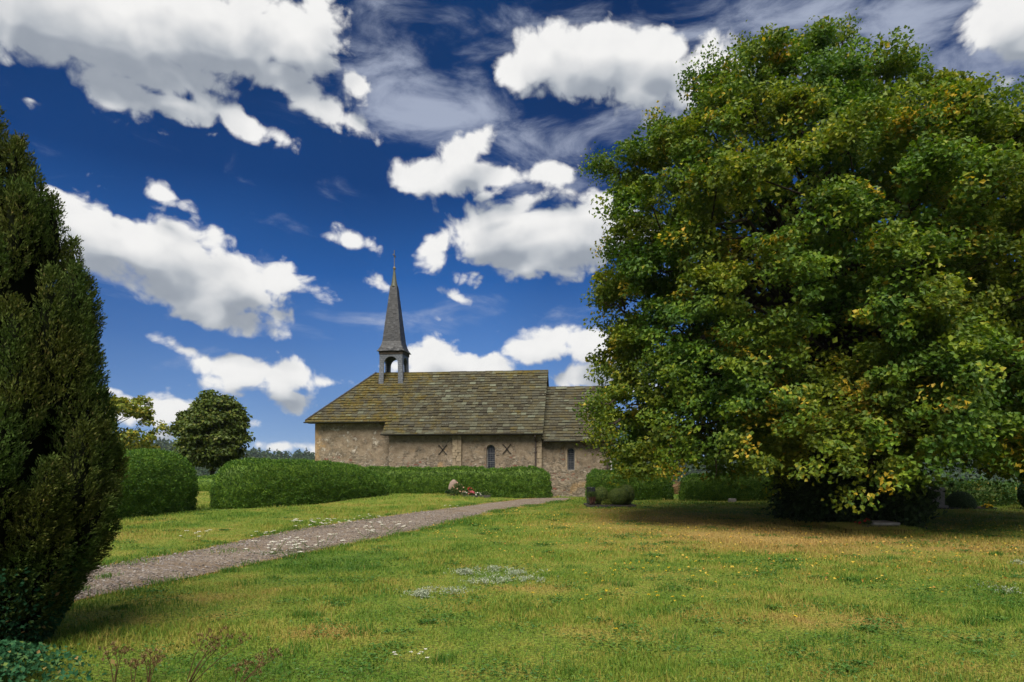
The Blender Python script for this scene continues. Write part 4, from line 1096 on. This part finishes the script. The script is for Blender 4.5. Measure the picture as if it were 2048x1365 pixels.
def grave_bed(x0, y0, x1, y1, label, h=.1, rz=0.0, mat='kerb'):
    cx, cy = (x0+x1)/2, (y0+y1)/2; root = empty('grave_bed', (cx, cy, gz(cx, cy)), label, 'grave', rz=rz)
    m1 = MB(); kerb_frame(m1, x0-cx, y0-cy, x1-cx, y1-cy, 0, h=h); m1.build('kerb', M[mat], root, bevel=.01)
    m1 = MB(); n = 14
    for i in range(n):
        for j in range(6):
            a0, a1 = (x0-cx+.08)+(x1-x0-.16)*i/n, (x0-cx+.08)+(x1-x0-.16)*(i+1)/n; b0, b1 = (y0-cy+.08)+(y1-y0-.16)*j/6, (y0-cy+.08)+(y1-y0-.16)*(j+1)/6
            hz = lambda a, b: h*.7+.05*(float(fbm(np.array(a*4.), np.array(b*4.), 5))-.5)
            m1.add([(a0,b0,hz(a0,b0)),(a1,b0,hz(a1,b0)),(a1,b1,hz(a1,b1)),(a0,b1,hz(a0,b1))], [(0,1,2,3)])
    m1.build('soil', M['soil'], root)
    return root

def petal_mat(name, c): return leaf_mat(name, [(0, tuple(x*.7 for x in c)), (1, c)], trans=.2)
M['red'] = petal_mat('red_petal', (.55, .03, .035)); M['pink'] = petal_mat('pink_petal', (.65, .16, .20)); M['white'] = petal_mat('white_petal', (.75, .73, .68))
M['peach'] = petal_mat('peach_petal', (.65, .42, .30)); M['yellow'] = petal_mat('yellow_petal', (.70, .50, .03)); M['plant'] = leaf_mat('plant_leaf', [(0, (.02, .05, .012)), (.6, (.05, .09, .02)), (1, (.12, .14, .03))], trans=.2)
M['limeleaf'] = leaf_mat('lime_leaf', [(0, (.06, .10, .015)), (1, (.20, .22, .04))], trans=.25)
M['reedred'] = leaf_mat('reddish_stem', [(0, (.05, .03, .02)), (1, (.16, .07, .05))], trans=.1)
def flower_clump(name, x, y, r, h, leafm, petm, nfl, label, cat='flowers', z0=.1, fs=.05, nl=None, group=None):
    o = empty(name, (x, y, gz(x, y)+z0), label, cat, group); n = nl or int(2200*r*max(h, r)*4)
    D = rand_dirs(n); D[:, 2] = np.abs(D[:, 2]); k = rng.random((n, 1))**.4
    P = D*np.array([r, r, h])*k
    v, f = leaf_arrays(P, D+rng.normal(size=(n, 3))*.5, D+rng.normal(size=(n, 3))*.6+np.array([0, 0, .4]), .06*(.6+.8*rng.random(n)), .035)
    np_mesh('leaves', v, f, leafm, o)
    if petm is not None:
        D = rand_dirs(nfl); D[:, 2] = np.abs(D[:, 2])*.9+.15; c = norm(D)*np.array([r, r, h])*1.02
        I = np.repeat(np.arange(nfl), 9); d2 = rand_dirs(len(I)); P = c[I]+d2*fs*.35
        v, f = leaf_arrays(P, d2+np.array([0, 0, .2]), norm(D)[I]+d2*.6, fs*.8, fs*.7)
        np_mesh('blossoms', v, f, petm, o)
    return o

# grave under the nave hedge: boulder, rose bush, flowers
b1 = grave_bed(-3.05, 31.2, -1.0, 31.95, 'low flower grave edged with dark stone in front of the nave hedge', h=.07)
zb = gz(-2.7, 31.8)
bm = bmesh.new(); bmesh.ops.create_icosphere(bm, subdivisions=3, radius=1)
for v_ in bm.verts:
    c = v_.co; k = 1+.14*(float(fbm(np.array(c.x*1.7+9), np.array(c.z*1.7+c.y), 4))-.5)*2
    v_.co = Vector((c.x*.25*k, c.y*.14*k, .30+c.z*.40*k))
me = bpy.data.meshes.new('boulder_headstone'); bm.to_mesh(me); bm.free()
for p in me.polygons: p.use_smooth = True
o = link('boulder_headstone', me, M['redstone']); o.location = (-2.70, 31.75, zb+.02); tag(o, 'rounded reddish boulder headstone beside the rose bush', 'headstone')
flower_clump('rose_bush', -2.5, 31.38, .36, .52, M['plant'], M['peach'], 18, 'rose bush with pale peach blooms in front of the boulder headstone', 'rose bush', fs=.06)
flower_clump('red_flowers', -1.95, 31.6, .18, .36, M['plant'], M['red'], 14, 'tall red flowers in the middle of the hedge-side grave')
flower_clump('pink_flowers', -1.90, 31.35, .2, .17, M['plant'], M['pink'], 20, 'pink-red bedding flowers at the front of the hedge-side grave', fs=.06)
flower_clump('white_flowers', -2.18, 31.3, .13, .12, M['plant'], M['white'], 12, 'white bedding flowers next to the rose bush')
flower_clump('white_flowers', -1.58, 31.3, .15, .12, M['plant'], M['white'], 12, 'white bedding flowers at the far side of the pink ones')
flower_clump('low_shrub', -2.9, 31.4, .2, .2, M['yewdark'], None, 0, 'dark low shrub at the boulder end of the flower grave', 'shrub')
flower_clump('low_shrub', -1.25, 31.55, .3, .2, M['plant'], None, 0, 'low green shrub at the empty end of the flower grave', 'shrub')

# grave with box balls
b2 = grave_bed(2.82, 25.7, 4.68, 26.95, 'dark-edged grave planted with three clipped box balls', h=.09)
m1 = MB(); m1.box((-.09, -.28, 0), (.09, .28, .68)); o = m1.build('headstone', M['blackgranite'], None, bevel=.03); o.location = (3.06, 26.5, .06); o.rotation_euler = (0, 0, R(12))
tag(o, 'slim polished black headstone beside a clipped box ball', 'headstone')
leafy_ball('box_ball', 3.44, 26.5, .31, .68, M['boxleaf'], 'clipped box ball next to the black headstone', z0=.08)
leafy_ball('box_ball', 4.05, 26.0, .39, .66, M['boxleaf'], 'largest clipped box ball, foremost of the three', z0=.06)
leafy_ball('box_ball', 4.44, 26.55, .33, .78, M['boxleaf'], 'clipped box ball partly hidden behind the largest one', z0=.06)
flower_clump('topiary', 3.82, 26.75, .2, .34, M['thuja'], None, 0, 'small dark leafy bush standing between the box balls', 'shrub', z0=.35)
flower_clump('low_shrub', 3.62, 25.95, .24, .2, M['limeleaf'], None, 0, 'low lime-green shrub at the foot of the box balls', 'shrub')
o = empty('grass_tuft', (3.05, 25.93, .08), 'tuft of reddish ornamental grass before the black headstone', 'plant')
n = 500; a = rng.random(n)*6.283; r_ = .12*rng.random(n); P = np.c_[np.cos(a)*r_, np.sin(a)*r_, .14+.1*rng.random(n)]
v, f = leaf_arrays(P, np.c_[np.cos(a)*.3, np.sin(a)*.3, 1+0*a]+rng.normal(size=(n, 3))*.15, rand_dirs(n), .3, .012); np_mesh('stems', v, f, M['reedred'], o)
P = P*np.array([1.5, 1.5, 1])+np.array([0, 0, .2]); v, f = leaf_arrays(P, np.c_[np.cos(a)*.4, np.sin(a)*.4, 1+0*a]+rng.normal(size=(n, 3))*.25, rand_dirs(n), .22, .012); np_mesh('leaves', v, f, M['plant'], o)

# grave beyond the linden
b3 = grave_bed(14.45, 24.75, 17.6, 25.9, 'long planted grave with the tall grey headstone and domed bush', h=.05)
m1 = MB(); m1.box((-.26, -.17, 0), (.26, .17, .74)); m1.box((-.36, -.24, -.02), (.36, .24, .09)); o = m1.build('headstone', M['greystone'], None, bevel=.015); o.location = (15.72, 25.35, .02); o.rotation_euler = (0, 0, R(-12)); tag(o, 'tall grey rectangular headstone beside the domed bush', 'headstone')
leafy_ball('domed_bush', 16.55, 25.2, .5, .56, M['yewdark'], 'dark green domed bush beside the tall grey headstone', z0=.04, dome=True, leaf=.045)
flower_clump('low_shrub', 15.05, 25.5, .13, .34, M['plant'], None, 0, 'little upright shrub next to the tall grey headstone', 'shrub', z0=.03)
flower_clump('red_flowers', 14.65, 25.0, .22, .1, M['plant'], M['red'], 12, 'low red flowers at the linden end of the long grave', z0=.03)
flower_clump('pink_flowers', 16.75, 25.05, .13, .16, M['plant'], M['pink'], 10, 'small pink flowers close to the domed bush', z0=.03)
flower_clump('yellow_flowers', 17.3, 24.85, .17, .12, M['plant'], M['yellow'], 22, 'yellow potted flowers on the end of the long grave', z0=.05, fs=.06)
m1 = MB(); m1.box((-.3, -.1, 0), (.3, .1, .5)); m1.box((-.2, -.099, .5), (.2, .099, .62)); o = m1.build('headstone', M['greystone'], None, bevel=.02); o.location = (20.0, 27.0, gz(20, 27)); o.rotation_euler = (0, 0, R(-25)); tag(o, 'pale weathered headstone at the edge of the ivy hedge', 'headstone')
leafy_ball('dark_shrub', 18.75, 24.6, .42, 1.1, M['yewdark'], 'dark upright shrub at the edge of the picture under the linden', 'shrub', leaf=.07)
flower_clump('white_flowers', 11.35, 29.0, .3, .4, M['plant'], M['white'], 20, 'white blooms between the low dark hedge and the linden shoots', z0=0)
m1 = MB(); m1.box((-.16, -.08, -.03), (.16, .08, .14)); o = m1.build('small_stone', M['greystone'], None, bevel=.03); o.location = (9.45, 29.3, 0); tag(o, 'small grey marker stone at the foot of the low dark hedge', 'stone')

# raised turf plot with a slab, under the hanging branch
TP = empty('grave_plot', (8.85, 16.9, 0), 'raised turf grave plot with a grey slab below the hanging linden branch', 'grave')
m1 = MB()
nxp, nyp = 24, 14
vs = [(-.86+1.72*i/nxp, -.85+1.7*j/nyp, .10+.02*random.random()) for j in range(nyp+1) for i in range(nxp+1)]
m1.add(vs, [(j*(nxp+1)+i, j*(nxp+1)+i+1, (j+1)*(nxp+1)+i+1, (j+1)*(nxp+1)+i) for j in range(nyp) for i in range(nxp)])
m1.box((-.84, -.83, -.05), (.84, .83, .098)); m1.build('turf', M['lawn'], TP)
m1 = MB(); m1.box((.12, .05, .10), (.80, .75, .20)); m1.build('slab', M['greystone'], TP, bevel=.02)
m1 = MB(); m1.box((-.25, -.2, .09), (.62, -.12, .15)); m1.build('edging', M['kerb'], TP, bevel=.01)
flower_clump('red_flowers', 8.85, 17.15, .2, .1, M['plant'], M['red'], 10, 'few red flowers on the raised turf plot beside its slab', z0=.17)


# ------------------------------------------------------------------ grass, leaves and small plants
def scatter_lawn(N, y0, y1, wide=.86, extra=2.0):
    """points over the lawn, thinning with distance like the eye sees them"""
    y = y0*(y1/y0)**rng.random(N); x = (rng.random(N)*2-1)*(wide*y+extra)
    return x, y
def blocked(x, y):
    b = in_poly(x, y, poly)
    for (x0, y0, x1, y1) in ((2.85, 25.75, 4.65, 26.9), (14.5, 24.8, 17.5, 25.9), (-3.0, 31.25, -1.05, 31.9), (8.0, 16.05, 9.7, 17.75)):
        b |= (x > x0) & (x < x1) & (y > y0) & (y < y1)
    # behind the near hedges and inside the chapel
    b |= (y > 33.3) & (x < 5)
    return b
def blades(name, x, y, h, wd, mat, lean=.45, label='', kind='stuff', cat='grass'):
    n = len(x); z = ground_z(x, y); a = rng.random(n)*6.283; B = np.c_[np.cos(a), np.sin(a), 0*a]
    la = rng.random(n)*6.283; lm = lean*rng.random(n)**1.2*h
    base = np.c_[x, y, z-.005]; mid = base + np.c_[np.cos(la)*lm*.3, np.sin(la)*lm*.3, h*.55]
    tip = base + np.c_[np.cos(la)*lm, np.sin(la)*lm, h*(1-.35*(lm/np.maximum(h, 1e-6))**2)]
    wd = np.broadcast_to(wd, n)[:, None]
    V = np.stack([base-B*wd*.5, base+B*wd*.5, mid+B*wd*.38, tip, mid-B*wd*.38], 1).reshape(-1, 3)
    i = np.arange(n)*5
    f = np.concatenate([np.stack([i, i+1, i+2], -1), np.stack([i, i+2, i+4], -1), np.stack([i+4, i+2, i+3], -1)])
    return tag(np_mesh(name, V, f, mat), label, cat, kind=kind)
x, y = scatter_lawn(430000, 3.6, 36)
tall = fbm(x*.9, y*.9, 11, 3)
keep = ~blocked(x, y); x, y, tall = x[keep], y[keep], tall[keep]
h = (.022+.075*np.clip(tall-.32, 0, 1)**1.3*2.0)*(.5+1.0*rng.random(len(x)))*np.clip(.8+.025*y, 0, 1.5)
wd = .0045*(1+.16*y)*(.7+.6*rng.random(len(x)))
blades('grass_blades', x, y, h, wd, M['grass'], .9, 'short green and straw-coloured grass blades all over the lawn')
px_ = rng.uniform(-.88, .88, 5200); py_ = rng.uniform(-.9, .85, 5200); kp = ~((px_ > .08) & (py_ > .02) & (py_ < .78)); px_, py_ = px_[kp], py_[kp]; nb = len(px_)
a = rng.random(nb)*6.283; Bv = np.c_[np.cos(a), np.sin(a), 0*a]*.006; b0 = np.c_[px_, py_, np.where((np.abs(px_) > .84) | (py_ < -.82), .09*rng.random(nb), .10)]; tp_ = b0+np.c_[rng.normal(size=nb)*.02, rng.normal(size=nb)*.02-np.where(py_ < -.82, .03, 0), .03+.05*rng.random(nb)]
np_mesh('turf_grass', np.stack([b0-Bv, b0+Bv, tp_], 1).reshape(-1, 3), np.arange(nb*3).reshape(-1, 3), M['grass'], TP)
# lush taller tufts and weeds in the foreground and along the path
cl = []
for _ in range(260):
    if rng.random() < .55:
        yy = rng.uniform(4.6, 13); xx = rng.uniform(-.8, .8)*yy
    else:
        i = rng.integers(2, NP_-8); lf_ = rng.random() < .35; e = (LE if lf_ else RE)[i]; ov_ = (LE[i]-RE[i])*(1 if lf_ else -1); ov_ = ov_/np.linalg.norm(ov_); xx, yy = e + ov_*rng.uniform(.02, .2)
    m_ = rng.integers(40, 170); r_ = rng.uniform(.05, .22)
    cl.append(np.c_[xx+rng.normal(size=m_)*r_, yy+rng.normal(size=m_)*r_, np.full(m_, rng.uniform(.04, .12))])
cl = np.concatenate(cl); blades('grass_tufts', cl[:, 0], cl[:, 1], cl[:, 2]*(.4+.8*rng.random(len(cl))), .0045*(1+.1*cl[:, 1]), leaf_mat('lush_grass', [(0, (.03, .095, .012)), (.6, (.07, .16, .02)), (.9, (.14, .21, .03)), (1, (.32, .24, .08))], trans=.3), .9, 'taller lush grass tufts in the lawn and along the path')
n = 9000; i = rng.integers(0, NP_-1, n); lf_ = rng.random(n) < .5; f_ = rng.random(n)[:, None]
e = np.where(lf_[:, None], LE[i]*(1-f_)+LE[i+1]*f_, RE[i]*(1-f_)+RE[i+1]*f_); ov_ = norm(LE[i]-RE[i])*np.where(lf_, 1, -1)[:, None]
e = e + ov_*(rng.normal(size=(n, 1))*.06+.03*np.sin(i*1.7)[:, None])
blades('straw_fringe', e[:, 0], e[:, 1], .022+.03*rng.random(n), .0055*(1+.13*e[:, 1]), leaf_mat('straw_blade', [(0, (.12, .16, .03)), (.35, (.30, .22, .06)), (.8, (.42, .27, .07)), (1, (.40, .32, .14))], trans=.25), 1.1, 'dry straw-coloured grass fringe along both path edges')
# low weeds: small flat leaves
n = 26000; k = rng.integers(0, 420, n); wy = 4.4*(26/4.4)**rng.random(420); wx = (rng.random(420)*2-1)*(.8*wy+1)
r_ = rng.uniform(.06, .3, 420)
X = wx[k]+rng.normal(size=n)*r_[k]; Y = wy[k]+rng.normal(size=n)*r_[k]*.8
kp = ~blocked(X, Y) & (Y > 3.5); X, Y = X[kp], Y[kp]; n = len(X)
v, f = leaf_arrays(np.c_[X, Y, ground_z(X, Y)+.015+.03*rng.random(n)], rng.normal(size=(n, 3))*np.array([1, 1, .25]), rng.normal(size=(n, 3))*.35+np.array([0, 0, 1]), .028*(1+.06*Y), .016*(1+.06*Y))
tag(np_mesh('clover', v, f, leaf_mat('clover_leaf', [(0, (.03, .09, .014)), (.7, (.06, .14, .02)), (1, (.10, .17, .03))], trans=.25)), 'dark green clover and low weeds spread through the lawn', 'clover', kind='stuff')
# fallen yellow leaves under and before the linden
n = 4600; a = rng.random(n)*6.283; r_ = 10.5*rng.random(n)**.65; X = 8.6+np.cos(a)*r_*1.05; Y = 18.5+np.sin(a)*r_*.95
kp = (Y > 6) & ~blocked(X, Y); X, Y = X[kp], Y[kp]; n = len(X)
v, f = leaf_arrays(np.c_[X, Y, ground_z(X, Y)+.035+.02*rng.random(n)], rng.normal(size=(n, 3))*np.array([1, 1, .2]), rng.normal(size=(n, 3))*.3+np.array([0, 0, 1]), .055*(.5+.7*rng.random(n)), .045*(.5+.7*rng.random(n)))
tag(np_mesh('fallen_leaves', v, f, leaf_mat('fallen_leaf', [(0, (.42, .30, .03)), (.5, (.50, .34, .05)), (.8, (.40, .20, .03)), (1, (.22, .10, .04))], trans=.2)), 'yellow fallen leaves lying on the grass below the linden', 'leaves', kind='stuff')
# silver-leaved ground cover
M['silver'] = leaf_mat('silver_leaf', [(0, (.15, .19, .12)), (.6, (.26, .30, .21)), (1, (.40, .43, .33))], trans=.1)
def silver(cpts, n, label):
    cpts = np.array(cpts); k = rng.integers(0, len(cpts), n)
    X = cpts[k, 0]+rng.normal(size=n)*cpts[k, 2]; Y = cpts[k, 1]+rng.normal(size=n)*cpts[k, 2]*.6
    kk = fbm(X*7, Y*7, 4) > .44+.16*rng.random(n); X, Y = X[kk], Y[kk]; n = len(X)
    v, f = leaf_arrays(np.c_[X, Y, .02+.07*rng.random(n)], rng.normal(size=(n, 3))+np.array([0, 0, .6]), rand_dirs(n)+np.array([0, 0, .7]), .028*(.6+.8*rng.random(n)), .012)
    tag(np_mesh('silver_ground_cover', v, f, M['silver']), label, 'ground cover', kind='stuff')
sp = lambda px, py, s: (*PG(px, py), s)
silver([sp(880, 1190, .17), sp(850, 1195, .10), sp(960, 1168, .13), sp(1000, 1165, .14), sp(1030, 1152, .2), sp(985, 1145, .14), sp(1060, 1165, .14), sp(940, 1150, .12)], 6000, 'silvery grey ground cover patch in the middle of the lawn')
silver([sp(1980, 1180, .12), sp(2010, 1188, .1), sp(2035, 1130, .1)], 500, 'small silvery plant patch near the edge of the dry lawn')

# yarrow with white umbels
M['stem'] = simple_mat('green_stem', (.07, .11, .03), (.04, .07, .02), 20, .8, .1)
M['umbel'] = leaf_mat('umbel_floret', [(0, (.50, .48, .44)), (.5, (.68, .66, .62)), (1, (.80, .78, .74))], trans=.15)
def yarrow_proto(x, y, seed, label, group):
    rr = np.random.default_rng(seed); o = empty('yarrow', (x, y, gz(x, y)), label, 'wildflower', group)
    st = MB(); heads = []
    for k in range(7):
        a = rr.random()*6.283; r_ = .35*rr.random()**.7; h = rr.uniform(.14, .34); tp = (math.cos(a)*r_*1.3, math.sin(a)*r_*1.3, h)
        st.tube([(0, 0, .0), (math.cos(a)*r_*.6, math.sin(a)*r_*.6, .05), (math.cos(a)*r_, math.sin(a)*r_, h*.6), tp], .004, 4, cap=False)
        m_ = 26; P = np.array(tp)+np.c_[np.clip(rr.normal(size=(m_, 2)), -1.5, 1.5)*.026, .01*rr.random(m_)]
        heads.append(leaf_arrays(P, np.c_[rr.normal(size=(m_, 2)), .1*rr.normal(size=m_)], np.c_[rr.normal(size=(m_, 2))*.3, np.ones(m_)], .026, .022))
    st.build('stem', M['stem'], o)
    for v, f in heads: np_mesh('flower_head', v, f, M['umbel'], o)
    return o
def copy_thing(o, x, y, rz, sc, label=None, group=None):
    c = o.copy(); COL.objects.link(c); c.location = (x, y, gz(x, y)); c.rotation_euler = (0, 0, rz); c.scale = (sc,)*3
    if label: c['label'] = label
    if group: c['group'] = group
    for ch in o.children:
        d = ch.copy(); COL.objects.link(d); d.parent = c
    return c
y1 = yarrow_proto(*PG(540, 1112), 5, 'white flowering yarrow growing over the near edge of the gravel path', 'yarrow on the near path edge')
for k, (px, py) in enumerate(((575, 1108), (610, 1103), (640, 1100), (735, 1076), (760, 1070), (585, 1118), (790, 1064))):
    copy_thing(y1, *PG(px, py), k*1.3, rng.uniform(.7, 1.1))
for k, (px, py) in enumerate(((395, 1082), (600, 1062), (625, 1058), (650, 1058), (700, 1052), (740, 1045), (675, 1057), (530, 1080))):
    copy_thing(y1, *PG(px, py), k*.9, rng.uniform(.6, 1.0), 'white yarrow growing in the grass between path and hedges', 'yarrow in the grass beyond the path')
copy_thing(y1, *PG(900, 1022), 1, .7, 'single white wildflower by the path below the flower grave', 'wildflower below the grave')
copy_thing(y1, *PG(825, 1325), 2, .35, 'tiny white flower in the foreground lawn', 'foreground flower')
# small yellow flowers in the lawn
yl = MB(); 
yp = empty('hawkbit', (*PG(1230, 1150), 0), 'tiny yellow flower in the short grass', 'wildflower', 'tiny yellow flowers in the lawn')
P = rng.normal(size=(12, 3))*np.array([.012, .012, .004])+np.array([0, 0, .07]); v, f = leaf_arrays(P, rng.normal(size=(12, 3))*np.array([1, 1, .2]), rng.normal(size=(12, 3))*.2+np.array([0, 0, 1]), .026, .018); np_mesh('petals', v, f, M['yellow'], yp)
m1 = MB(); m1.tube([(0, 0, 0), (.004, 0, .07)], .002, 4); m1.build('stem', M['stem'], yp)
for k in range(46):
    px = rng.uniform(1090, 1480); py = rng.uniform(1125, 1210)
    if k > 34: px, py = rng.uniform(900, 1900), rng.uniform(1090, 1280)
    copy_thing(yp, *PG(px, py), k, rng.uniform(.6, 1.05))

# ivy-like ground cover at the conifer's foot
n = 11000; X = -4.3+rng.normal(size=n)*.55; Y = 5.0+rng.normal(size=n)*.5
lim = sstep(1.25, .2, np.hypot((X+4.4)/1.15, (Y-4.9)/1.1)); kp = rng.random(n) < lim*1.4; X, Y, lim = X[kp], Y[kp], lim[kp]
Z = .05+.30*lim*(.3+.7*rng.random(len(X)))+.05*fbm(X*5, Y*5, 2)
n2 = 2600; a = rng.uniform(-2.4, .9, n2); zz = .05+.75*rng.random(n2)**1.5; rr_ = np.interp(zz, KT[:, 0], KT[:, 1])*(.92+.1*rng.random(n2))
X = np.r_[X, KX+np.cos(a)*rr_]; Y = np.r_[Y, KY+np.sin(a)*rr_]; Z = np.r_[Z, zz]; n = len(X)
v, f = leaf_arrays(np.c_[X, Y, Z], rng.normal(size=(n, 3))+np.array([.2, -.4, 0]), rng.normal(size=(n, 3))*.5+np.array([.1, -.5, .9]), .042*(.6+.8*rng.random(n)), .028*(.6+.8*rng.random(n)), .12)
tag(np_mesh('creeping_ground_cover', v, f, leaf_mat('creeper_leaf', [(0, (.010, .040, .014)), (.5, (.018, .068, .028)), (.85, (.035, .10, .042)), (.97, (.12, .17, .04)), (1, (.24, .14, .06))], trans=.15, rough=.8, spec=.08)), 'bluish-green creeping ground cover round the conifer foot', 'ground cover', kind='stuff')

# dried weeds with brown seed heads
M['seed'] = leaf_mat('seed_head', [(0, (.07, .043, .016)), (.6, (.135, .085, .033)), (1, (.22, .15, .06))], trans=.1)
def weed(px_base, d, tips, label):
    b = PX(px_base, HZ+EYE/d*F, d); o = empty('dried_weed', b, label, 'weed'); st = MB()
    for (px, py, dd) in tips:
        sd2 = Bag()
        t_ = PX(px, py, d+dd)-b; mid = Vector(t_)*.55 + Vector((rng.normal()*.012, rng.normal()*.012, .02))
        st.tube([(0, 0, -.02), tuple(mid*.6), tuple(mid), tuple(t_)], [.0046, .004, .0032, .0018], 5)
        for _ in range(6):
            q_ = np.array(mid)*(1-(s_ := rng.random()))+np.array(t_)*s_; e = q_+np.array([rng.normal()*.035, rng.normal()*.03, .03+.04*rng.random()])
            st.tube([tuple(q_), tuple(e)], .0012, 4, cap=False)
            m_ = 14; P = e+rng.normal(size=(m_, 3))*.007
            np_mesh('seed_head', *leaf_arrays(np.clip(P, e-.012, e+.012), rng.normal(size=(m_, 3))*.6+np.array([0, 0, 1]), rand_dirs(m_), .018, .008), M['seed'], o)
        m_ = 18; P = np.array(t_)+rng.normal(size=(m_, 3))*.009; sd2.add(leaf_arrays(P, rng.normal(size=(m_, 3))*.6+np.array([0, 0, 1]), rand_dirs(m_), .02, .009)); sd2.build('seed_head', M['seed'], o)
    st.build('stem', M['twig'], o)
weed(228, 5.2, [(212, 1308, 0), (228, 1298, .05), (246, 1303, .1)], 'dried weed closest to the creeping ground cover')
weed(265, 5.15, [(262, 1325, 0), (272, 1333, .1)], 'short dried weed between two taller dead stalks')
weed(296, 5.2, [(288, 1312, 0), (302, 1305, .05), (318, 1322, .1), (310, 1330, 0)], 'dried weed with a bushy clump of brown seed heads')
weed(368, 5.1, [(420, 1262, 0), (448, 1255, .1), (462, 1272, .15), (500, 1275, .2), (436, 1290, .0)], 'tall dead stalk leaning over the grass, branching at its top')
weed(470, 5.1, [(475, 1338, 0), (505, 1325, .1), (545, 1312, .15), (560, 1310, .1), (520, 1345, 0)], 'wide spray of leaning dead stalks beside the tall one')

# ------------------------------------------------------------------ haze over the valley
m, g, out = new_mat('haze')
pvn = g.node('ShaderNodeVolumePrincipled'); pvn.inputs['Color'].default_value = (.80, .88, 1.0, 1); pvn.inputs['Density'].default_value = .00012; pvn.inputs['Anisotropy'].default_value = .2
g.l.new(pvn.outputs[0], out.inputs['Volume'])
gmin = float(ground_z(GX, GY).min())
m1 = MB(); m1.box((float(gx[0])-20, float(gy[0])-20, gmin-1), (float(gx[-1])+20, float(gy[-1])+20, 52)); tag(m1.build('haze', m), 'thin bluish haze over the valley', 'haze', kind='stuff')
